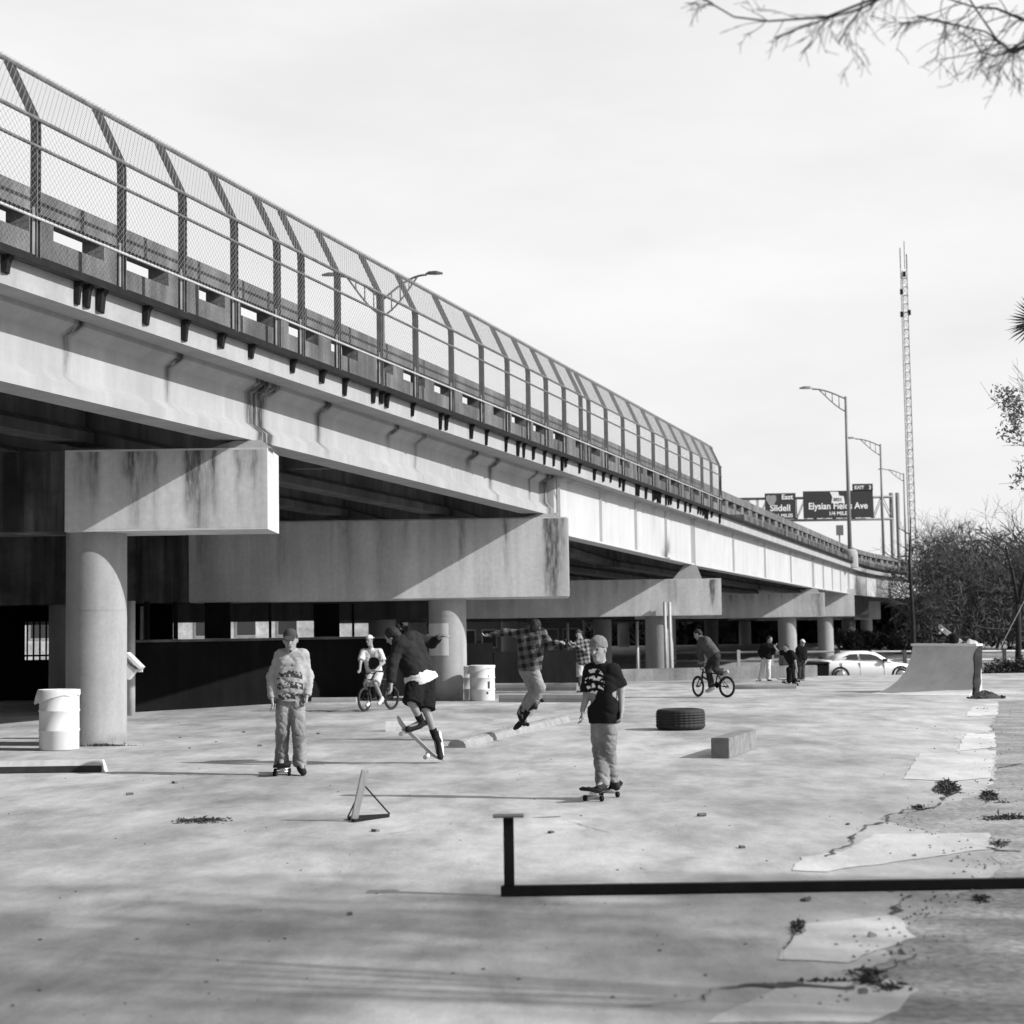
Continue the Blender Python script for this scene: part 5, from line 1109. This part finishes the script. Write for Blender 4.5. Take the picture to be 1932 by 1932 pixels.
def person(label, base, J, look, top, bottom, hat=None, hair=True, shoes=SHOE, sole=SOLE, s=1.0, res=0.008, hands=True, beard=False, group=None, sock=None, name='person', up=None):
    """J: joints in metres relative to base. head = middle of the skull"""
    t = thing(name, label, 'person', base, group)
    J = {k: Vector(v) for k, v in J.items()}
    mid = lambda a, b: (J[a]+J[b])/2
    ms, mh = mid('shL', 'shR'), mid('hipL', 'hipR'); spine = (ms-mh).normalized()
    h = J['head']; u = up.normalized() if up else ((h-ms).normalized()*.5+Vector((0, 0, 1))*.5).normalized()
    f = Vector(look); f = (f-u*f.dot(u)).normalized(); sd_ = f.cross(u).normalized()
    cl = res*1.25
    b = SDF()
    b.ell(h+u*.02*s, (.074*s, .094*s, .104*s), (sd_, f, u)); b.cone(h-u*.045*s+f*.03*s, h-u*.092*s+f*.06*s, .055*s, .034*s, .03)
    b.cone(h+f*.09*s+u*.008*s, h+f*.112*s-u*.026*s, .009*s, .014*s, .012); b.cone(h+f*.088*s-u*.056*s+sd_*.018*s, h+f*.088*s-u*.056*s-sd_*.018*s, .008*s, .008*s, .008)
    b.cone(h+f*.083*s+u*.03*s+sd_*.035*s, h+f*.083*s+u*.03*s-sd_*.035*s, .012*s, .012*s, .012)
    for q in (-1, 1): b.ell(h+sd_*q*.078*s-f*.005*s-u*.005*s, (.012*s, .02*s, .032*s), (sd_, f, u), .008)
    nb = ms+(h-ms)*.22; b.cone(nb, h-u*.05*s-f*.012*s, .062*s, .054*s, .03)
    b.cone(J['shL'].lerp(ms, .15), J['shR'].lerp(ms, .15), .062*s, .062*s, .04)
    for q in 'LR': b.cone(ms.lerp(J['sh'+q], .5)-spine*.1*s, mh.lerp(J['hip'+q], .7)+spine*.03*s, .086*s, .09*s, .05)
    for q in 'LR':
        sh, el, wr = J['sh'+q], J['el'+q], J['wr'+q]; b.cone(sh, el, .050*s, .040*s, .03); b.cone(el, wr, .040*s, .027*s, .02)
        hp, kn, an, to = J['hip'+q], J['kn'+q], J['an'+q], J['toe'+q]; b.cone(hp, kn, .080*s, .056*s, .03); b.cone(kn, an, .054*s, .036*s, .02)
        cd = (an-kn).normalized(); b.cone(an, to-(to-an)*.1, .035*s, .03*s, .02)
        # hand
        hd = J.get('hd'+q, (wr-el)); hd = Vector(hd).normalized(); pn = Vector(J.get('pn'+q, (-hd.cross(Vector((0, 1, 0)))))).normalized(); pn = (pn-hd*pn.dot(hd)).normalized(); ac = hd.cross(pn)
        for k in (-1, 1): b.cone(wr+ac*k*.012*s, wr+hd*.08*s+ac*k*.026*s, .018*s, .015*s, .012)
        if hands:
            for k, ln in enumerate((.036, .042, .039, .03)):
                p0 = wr+hd*.085*s+ac*(.033-.022*k)*s; p1 = p0+(hd*.85+pn*.5).normalized()*ln*s; p2 = p1+(hd*.35+pn*.95).normalized()*ln*.8*s; b.cone(p0, p1, .0092*s, .0085*s, .004); b.cone(p1, p2, .0085*s, .0072*s, .004)
            p0 = wr+hd*.03*s+ac*.03*s; p1 = p0+(ac*.6+hd*.7+pn*.4).normalized()*.04*s; b.cone(p0, p1, .012*s, .010*s, .006); b.cone(p1, p1+(hd*.8+pn*.5-ac*.1).normalized()*.028*s, .010*s, .008*s, .004)
        else: b.cone(wr+hd*.08*s, wr+hd*.13*s+pn*.03*s, .03*s, .02*s, .02)
    for q in (-1, 1): b.dig(h+f*.106*s+sd_*q*.034*s+u*.004*s, .024*s)
    b.mesh('body', SKIN, t, res, smooth=1)
    eb = SDF()
    for q in (-1, 1): eb.cone(h+f*.092*s+sd_*q*.018*s+u*.031*s, h+f*.080*s+sd_*q*.050*s+u*.030*s, .006*s, .005*s, .002)
    eb.mesh('eyebrows', HAIR, t, max(res*.55, .004), smooth=0)
    SDF().cone(h+f*.096*s-u*.058*s+sd_*.02*s, h+f*.096*s-u*.058*s-sd_*.02*s, .0045*s, .0045*s, .002).mesh('mouth', M('lips', .10, .5), t, max(res*.5, .0035), smooth=0)
    ey = SDF()
    for q in (-1, 1): ey.cone(h+f*.080*s+sd_*q*.026*s+u*.010*s, h+f*.079*s+sd_*q*.038*s+u*.010*s, .009*s, .009*s, .002)
    ey.mesh('eyes', EYEM, t, max(res*.6, .004), smooth=0)
    # top
    T = SDF(); x = top.get('r', .03)*s; hem = top.get('hem', .10)*s
    T.cone(J['shL'].lerp(ms, .1), J['shR'].lerp(ms, .1), .066*s+x*.6, .066*s+x*.6, .05); T.cone(nb+(h-ms)*.02, nb+(ms-nb)*.5, .060*s+x*.3, .085*s+x*.4, .03)
    for q in 'LR':
        T.cone(ms.lerp(J['sh'+q], .50)-spine*.1*s, mh.lerp(J['hip'+q], .7)-spine*hem, .096*s+x, .098*s+x*top.get('flare', 1.15), .04)
        sh, el, wr = J['sh'+q], J['el'+q], J['wr'+q]
        if top['sleeve'] == 'long':
            T.cone(sh, el, .054*s+x*.5, .044*s+x*.5, .03); T.cone(el, wr, .045*s+x*.5, .033*s+x*.35, .025); T.cut(wr-(wr-el).normalized()*.0*s, wr-el, .13*s)
        else:
            e = sh.lerp(el, top.get('sl', .8)); T.cone(sh, e, .058*s+x*.6, .060*s+x*.8, .03); T.cut(e, el-sh, .15*s)
    T.cut(mh-spine*hem, -spine, .6*s)
    T.mesh(top.get('name', 'shirt'), top['mat'], t, cl, top.get('fold', .012), top.get('fs', 6.0), seed=len(label), smooth=1)
    if top.get('hood'):
        Hd = SDF(); Hd.ell(nb-f*.06*s+u*.0*s, (.125*s, .10*s, .07*s), (sd_, f, u), .03); Hd.cone(nb+sd_*.07*s+f*.01*s, nb-sd_*.07*s+f*.01*s-u*.02*s, .04*s, .04*s, .03); Hd.mesh('hood', top['mat'], t, cl, .006, 9)
    if top.get('under'):
        U = SDF()
        for q in 'LR': U.cone(mh.lerp(J['hip'+q], .8), mh.lerp(J['hip'+q], .8)-spine*(hem+.10*s), .115*s+x, .118*s+x, .06)
        U.cut(mh-spine*(hem+top['under']*s), -spine, .6*s); U.mesh('undershirt', WHITEC, t, cl, .010, 8)
    # bottom
    B = SDF(); y = bottom.get('r', .02)*s
    B.cone(J['hipL'].lerp(mh, .15), J['hipR'].lerp(mh, .15), .092*s+y*.5, .092*s+y*.5, .03); B.cone(mh, mh+spine*.10*s, .10*s, .105*s, .05)
    for q in 'LR':
        hp, kn, an = J['hip'+q], J['kn'+q], J['an'+q]
        if bottom['len'] == 'long':
            B.cone(hp, kn, .082*s+y*.8, .058*s+y, .022); B.cone(kn, an, .058*s+y, .056*s+y*1.1, .02); B.cut(an+(an-kn).normalized()*bottom.get('drop', .01)*s, an-kn, .16*s)
        else:
            e = hp.lerp(kn, bottom.get('sl', 1.0)); B.cone(hp, e, .090*s+y, .082*s+y*1.2, .04); B.cut(e, kn-hp, .18*s)
    B.mesh(bottom.get('name', 'trousers'), bottom['mat'], t, cl, bottom.get('fold', .014), bottom.get('fs', 6.0), seed=len(label)*3, smooth=1)
    for q in 'LR':
        an, to, kn = J['an'+q], J['toe'+q], J['kn'+q]; d = (to-an); dn = (an-kn).normalized(); fl = (d-dn*d.dot(dn)*.0).normalized()
        nrm = (dn-fl*dn.dot(fl)); nrm = nrm.normalized() if nrm.length > .15 else Vector((0, 0, -1))
        if 'so'+q in J: nrm = J['so'+q]-fl*J['so'+q].dot(fl); nrm.normalize()
        heel = an+nrm*.045*s-fl*.035*s; tip = to+nrm*.012*s
        k = SDF(); k.cone(heel, tip, .042*s, .036*s, .02).cone(an-dn*.02*s, heel.lerp(tip, .35), .047*s, .040*s, .03); k.cone(heel.lerp(tip, .5)+nrm*0, tip, .045*s, .038*s, .02)
        k.cut(heel+nrm*.028*s, nrm, .5); sh_ = k.mesh('shoe', shoes, t, cl*.9, 0, smooth=1)
        if sole is not None:
            k = SDF(); k.cone(heel, tip, .046*s, .040*s, .02).cone(heel.lerp(tip, .5), tip, .048*s, .042*s, .02); k.cut(heel+nrm*.033*s, nrm, .5).cut(heel+nrm*.008*s, -nrm, .5); k.mesh('sole', sole, sh_, max(cl*.7, .006), 0, smooth=0)
        if sock: k = SDF(); k.cone(an, an-dn*.11*s, .043*s, .050*s, .02); k.mesh('sock', sock, t, cl)
    # head wear
    if hair:
        k = SDF(); k.ell(h+u*.028*s-f*.012*s, (.081*s, .098*s, .106*s), (sd_, f, u), .02); k.cone(h-f*.06*s-u*.02*s, h-f*.05*s-u*.065*s, .05*s, .035*s, .03)
        k.cut(h+f*.045*s+u*.052*s, (f-u*.55), .5); k.mesh('hair', HAIR, t, res, .006, 22, smooth=0)
    if beard: k = SDF(); k.cone(h-u*.098*s+f*.062*s, h-u*.108*s+f*.05*s, .030*s, .024*s, .02); k.mesh('beard', HAIR, t, res*.8, .003, 30)
    if hat:
        kind, hm = hat; k = SDF()
        if kind == 'beanie':
            k.ell(h+u*.045*s-f*.012*s, (.093*s, .110*s, .108*s), (sd_, f, u), .02); k.cut(h+u*.018*s+f*.0, (-u+f*.25), .5); ho = k.mesh('beanie', hm, t, res, .004, 30)
        else:
            fd = f if kind == 'cap' else -f
            k.ell(h+u*.04*s-f*.008*s, (.088*s, .104*s, .100*s), (sd_, f, u), .02); k.cut(h+u*.040*s, (-u+f*.12), .5); ho = k.mesh('cap', hm, t, res, 0)
            k = SDF(); k.ell(h+u*.048*s+fd*.115*s, (.072*s, .075*s, .012*s), (sd_, fd, (u+fd*.35).normalized()), .01); k.mesh('brim', hm, ho, res*.8, 0)
    return t

def joints(bx, by, Y0=None, **pts):
    base = gnd(bx, by)
    out = {}
    for k, v in pts.items():
        if k[:2] in ('hd', 'pn', 'so'): out[k] = Vector(v)
        else: out[k] = at(v[0], v[1], base.y+v[2])-base
    return base, out

# man in the graphic sweatshirt, one foot on his board
base, J = joints(545, 1462, head=(548, 1208, -.06), shL=(570, 1236, 0), shR=(529, 1237, 0), elL=(581, 1276, .02), elR=(513, 1278, .02), wrL=(579, 1312, -.06), wrR=(513, 1318, -.06), hdR=(.25, -.2, -1), hdL=(-.1, -.2, -1),
    hipL=(559, 1318, .02), hipR=(537, 1318, .02), knL=(564, 1384, -.06), knR=(533, 1383, -.03), anL=(566, 1440, 0), anR=(531, 1433, .02), toeL=(572, 1455, -.18), toeR=(530, 1445, -.17))
person('man in a graphic sweatshirt and cap rolling towards the camera', base, J, (.05, -1, -.12), dict(sleeve='long', mat=print_mat('sweatshirt_print', .32, .05, .03, 1.04, .15, .23, 26, .47), r=.034, hem=.03, fold=.016, fs=5), dict(len='long', mat=DENIM, r=.022, fold=.015, drop=.03), hat=('cap', DARKC), beard=True, res=.007)
make_board('skateboard', 'skateboard under the front foot of the man in the sweatshirt', base+Vector((-.085, .05, 0)), (.12, -1, 0), (0, 0, 1), L=.8, wood=BLACKPAINT)
# boy in beanie
base, J = joints(1135, 1508, head=(1129, 1226, -.03), shL=(1158, 1266, -.05), shR=(1115, 1265, .05), elL=(1172, 1302, -.02), elR=(1107, 1313, .03), wrL=(1173, 1340, -.08), wrR=(1099, 1340, -.03), hdL=(-.15, -.2, -1), hdR=(.0, -.2, -1),
    hipL=(1150, 1350, -.02), hipR=(1130, 1352, .03), knL=(1149, 1413, -.06), knR=(1131, 1415, -.02), anL=(1155, 1471, .06), anR=(1137, 1475, -.08), toeL=(1163, 1482, -.08), toeR=(1128, 1487, -.20))
person('boy in a knit beanie and black printed T-shirt standing on a skateboard', base, J, (-.62, -1, -.1), dict(sleeve='short', mat=print_mat('tee_print', .012, .75, -.05, 1.12, .09, .13, 24, .50), r=.026, hem=.07, sl=.86, fold=.012, fs=5), dict(len='long', mat=DENIM, r=.018, fold=.015, drop=.05), hat=('beanie', M('knit', .17, .95, .3, 25, fine=.2, spec=.1)), hair=True, s=.93, res=.007)
make_board('skateboard', 'skateboard under the boy in the beanie', base+Vector((-.0, 0, 0)), (-.36, -.80, 0), (0, 0, 1), wood=BLACKPAINT)
# ollieing skater in black hoodie
base, J = joints(825, 1440, head=(742, 1201, -.12), shL=(752, 1216, -.22), shR=(783, 1203, .12), elL=(741, 1252, -.30), elR=(815, 1213, .25), wrL=(738, 1290, -.38), wrR=(829, 1203, .10), hdR=(.5, -.3, .2), hdL=(0, -.3, -1),
    hipL=(786, 1280, -.10), hipR=(803, 1282, .07), knL=(777, 1325, -.24), knR=(803, 1336, -.08), anL=(795, 1362, -.05), anR=(822, 1392, .06), toeL=(770, 1374, -.10), toeR=(829, 1428, -.02), soR=(1, -.1, .2))
person('skater in a black hoodie and shorts popping an ollie', base, J, (-.75, .55, -.6), dict(name='hoodie', sleeve='long', mat=M('black_hoodie', .022, .95, .3, 6, spec=.1), r=.055, hem=-.01, fold=.018, fs=4.5, hood=True, under=.065), dict(name='shorts', len='short', mat=BLACKC, r=.035, sl=1.06), hair=True, res=.008, sock=BLACKC)
a, b = at(752, 1366, base.y-.02), at(823, 1433, base.y+.02); d = (b-a).normalized(); n = Vector((d.z, 0, -d.x)) if d.z < 0 else Vector((0, 0, 1)); n = Vector((-d.z, 0, d.x)); n = n if n.z > 0 else -n
make_board('skateboard', 'tilted skateboard with its tail popped by the skater in black', (a+b)/2-n*.085, d, n+Vector((0, .30, 0)), L=.80, wood=DECKW)
# plaid skater in the air
base, J = joints(985, 1397, head=(1010, 1184, .0), shL=(983, 1196, .08), shR=(1023, 1195, -.02), elL=(953, 1193, .15), elR=(1038, 1218, -.12), wrL=(926, 1198, .22), wrR=(1050, 1212, -.3), hdL=(-1, .2, -.15), hdR=(.7, -.5, .1),
    hipL=(990, 1264, .06), hipR=(1007, 1264, -.06), knL=(1008, 1303, -.10), knR=(1019, 1297, -.22), anL=(984, 1346, .06), anR=(1001, 1340, -.05), toeL=(990, 1364, -.08), toeR=(1010, 1332, -.26))
person('skater in a plaid shirt jumping with arms flung out', base, J, (.5, 1, -.15), dict(name='plaid_shirt', sleeve='long', mat=plaid_mat('plaid', .018, .12, .125), r=.032, hem=.02, fold=.012), dict(len='long', mat=M('grey_jeans', .24, .95, .25, 6, fine=.1, spec=.1), r=.022, fold=.014), hair=True, res=.008)
a, b = at(983, 1364, base.y-.05), at(1016, 1309, base.y-.12); d = (b-a).normalized(); n = Vector((-d.z, -.35, d.x)); n = n if n.x < 0 else -n
make_board('skateboard', 'dark skateboard under the feet of the jumping plaid skater', (a+b)/2-n.normalized()*.10, d, n, L=.78, wood=BLACKPAINT)
# man filming
base, J = joints(1098, 1306, head=(1092, 1197, -.02), shL=(1110, 1211, 0), shR=(1089, 1211, -.05), elL=(1106, 1231, -.15), elR=(1078, 1222, -.15), wrL=(1082, 1214, -.32), wrR=(1072, 1213, -.30), hdL=(-.8, -.5, .3), hdR=(-.6, -.5, .4),
    hipL=(1106, 1252, .0), hipR=(1095, 1252, 0), knL=(1106, 1278, -.04), knR=(1095, 1278, -.04), anL=(1105, 1301, .02), anR=(1096, 1301, .02), toeL=(1101, 1305, -.15), toeR=(1090, 1305, -.15))
person('man in a checked shirt and pale shorts holding up a camera', base, J, (-.8, -.7, 0), dict(sleeve='long', mat=plaid_mat('small_check', .02, .22, .11), r=.03, hem=.04), dict(name='shorts', len='short', mat=WHITEC, r=.03, sl=.95), hat=('cap_back', DARKC), res=.012, hands=False, s=.95)
cp_ = base+J['wrR']+Vector((-.05, -.1, .04)); m = MB(); m.box(cp_, (.09, .14, .09)); m.tube([cp_+Vector((-.02, -.06, 0)), cp_+Vector((-.05, -.16, 0))], .035, 10)
tag(m.build('camera_body', BLACKPAINT, org=cp_), 'small black camera in the hands of the filming man', 'camera')
# cyclist in the white cap
base, J = joints(712, 1341, head=(697, 1208, -.10), shL=(717, 1230, -.05), shR=(685, 1229, .0), elL=(724, 1250, -.10), elR=(680, 1250, -.15), wrL=(709, 1264, -.42), wrR=(679, 1265, -.35), hdL=(-.4, -1, -.2), hdR=(0, -1, -.2),
    hipL=(714, 1270, .10), hipR=(699, 1270, .12), knL=(708, 1290, -.28), knR=(694, 1292, -.22), anL=(720, 1317, -.02), anR=(697, 1322, -.12), toeL=(714, 1327, -.22), toeR=(692, 1330, -.30))
person('young cyclist in a pale printed T-shirt and white cap turned backwards', base, J, (-.65, -1, -.2), dict(sleeve='short', mat=print_mat('ringer_print', .56, .02, -.06, 1.0, .12, .14, 3, .25, False), r=.03, hem=.05, sl=.8), dict(name='shorts', len='short', mat=GREYC, r=.03, sl=1.0), hat=('cap_back', WHITEC), hair=True, shoes=WHITEC, s=.86, res=.009)
r_ = gnd(739, 1339); f_ = gnd(687, 1345.5); make_bike('bmx_bike', 'bike ridden by the young cyclist in the white cap', r_, (-.55, -.83, 0), steer=.1)
# cyclist seen from behind
rr_ = gnd(1372, 1316); rr_.y += 0; D = Vector((-.66, .75, 0)).normalized()
base = rr_+D*.45
_, J = joints(1347, 1316, head=(1317, 1197, .2), shL=(1322, 1208, .25), shR=(1332, 1207, -.05), elL=(1317, 1228, .4), elR=(1321, 1230, .15), wrL=(1323, 1247, .5), wrR=(1327, 1248, .15), hdL=(-.6, .4, -.5), hdR=(-.6, .4, -.5),
    hipL=(1345, 1238, .05), hipR=(1352, 1239, -.08), knL=(1336, 1262, .20), knR=(1350, 1262, -.05), anL=(1343, 1297, .05), anR=(1363, 1270, -.02), toeL=(1334, 1303, .08), toeR=(1372, 1267, -.1))
person('cyclist hunched over in a dark jacket and trousers, seen from behind', gnd(1347, 1316), J, (-1, .6, -.35), dict(name='jacket', sleeve='long', mat=M('grey_jacket', .075, .95, .3, 5, spec=.1), r=.045, hem=-.02, fold=.016), dict(len='long', mat=M('dark_trousers', .035, .95, .3, 5, spec=.1), r=.022), hair=True, shoes=GREYC, res=.009)
make_bike('bmx_bike', 'bike ridden by the hunched cyclist in dark clothes', rr_, D, steer=-.25)
# far figures
base, J = joints(1442, 1285, head=(1452, 1207, -.02), shL=(1456, 1219, -.06), shR=(1440, 1218, .04), elL=(1460, 1232, -.1), elR=(1433, 1230, .05), wrL=(1463, 1220, -.2), wrR=(1437, 1242, -.05), hipL=(1450, 1243, -.03), hipR=(1441, 1243, .05),
    knL=(1450, 1262, -.08), knR=(1438, 1264, .03), anL=(1450, 1281, .02), anR=(1433, 1282, .05), toeL=(1455, 1284, -.1), toeR=(1428, 1285, -.05))
person('far figure in a dark jacket and pale trousers standing legs apart', base, J, (.8, -.6, -.1), dict(name='jacket', sleeve='long', mat=BLACKC, r=.05, hem=.0), dict(len='long', mat=WHITEC, r=.02), hair=True, s=.88, res=.015, hands=False)
base, J = joints(1490, 1296, head=(1483, 1222, -.05), shL=(1494, 1232, -.12), shR=(1480, 1231, .1), elL=(1500, 1247, -.2), elR=(1470, 1232, .15), wrL=(1503, 1262, -.22), wrR=(1464, 1224, .1), hipL=(1501, 1252, -.02), hipR=(1496, 1253, .12),
    knL=(1489, 1263, -.12), knR=(1495, 1270, .1), anL=(1489, 1286, -.02), anR=(1498, 1287, .1), toeL=(1482, 1291, -.1), toeR=(1505, 1291, .0))
person('crouching far skater in black balancing on the flat ledge', base, J, (-1, -.5, -.3), dict(sleeve='short', mat=BLACKC, r=.04, hem=.0, sl=.9), dict(len='long', mat=BLACKC, r=.03), hair=True, s=.88, res=.015, hands=False)
make_board('skateboard', 'small dark skateboard under the crouching far skater', base+Vector((0.05, .05, .11)), (1, .15, .05), (0, 0, 1), wood=BLACKPAINT)
base, J = joints(1509, 1284, head=(1514, 1213, 0), shL=(1519, 1224, 0), shR=(1505, 1224, 0), elL=(1521, 1236, 0), elR=(1502, 1237, 0), wrL=(1520, 1247, -.1), wrR=(1503, 1248, -.1), hipL=(1515, 1248, 0), hipR=(1508, 1248, 0), knL=(1515, 1266, -.03), knR=(1508, 1266, -.03), anL=(1515, 1281, 0), anR=(1508, 1281, 0), toeL=(1514, 1284, -.15), toeR=(1506, 1284, -.15))
person('far figure in dark clothes and a white cap behind the crouching skater', base, J, (.4, -1, 0), dict(sleeve='long', mat=BLACKC, r=.04, hem=.02), dict(len='long', mat=DARKC, r=.02), hat=('cap', WHITEC), hair=True, s=.85, res=.015, hands=False)
q = at(1643, 1232, 88); base = Vector((q.x, 88, GZ)); zz = q.z-GZ; k = (zz+.12)/1.75
person('far figure standing on the grass behind the white car', base, {n_: tuple(Vector(v)*k) for n_, v in dict(head=(0.1, 0, 1.63), shL=(.18, 0, 1.42), shR=(-.18, 0, 1.42), elL=(.24, 0, 1.15), elR=(-.24, 0, 1.15), wrL=(.22, -.1, .9), wrR=(-.22, -.1, .9), hipL=(.1, 0, .9), hipR=(-.1, 0, .9), knL=(.11, -.03, .5), knR=(-.11, -.03, .5), anL=(.11, 0, .09), anR=(-.11, 0, .09), toeL=(.13, -.17, .04), toeR=(-.13, -.17, .04)).items()}, (1, -.3, 0), dict(sleeve='long', mat=DARKC, r=.03, hem=.05), dict(len='long', mat=DARKC, r=.02), hat=('cap', WHITEC), s=k, res=.018, hands=False)
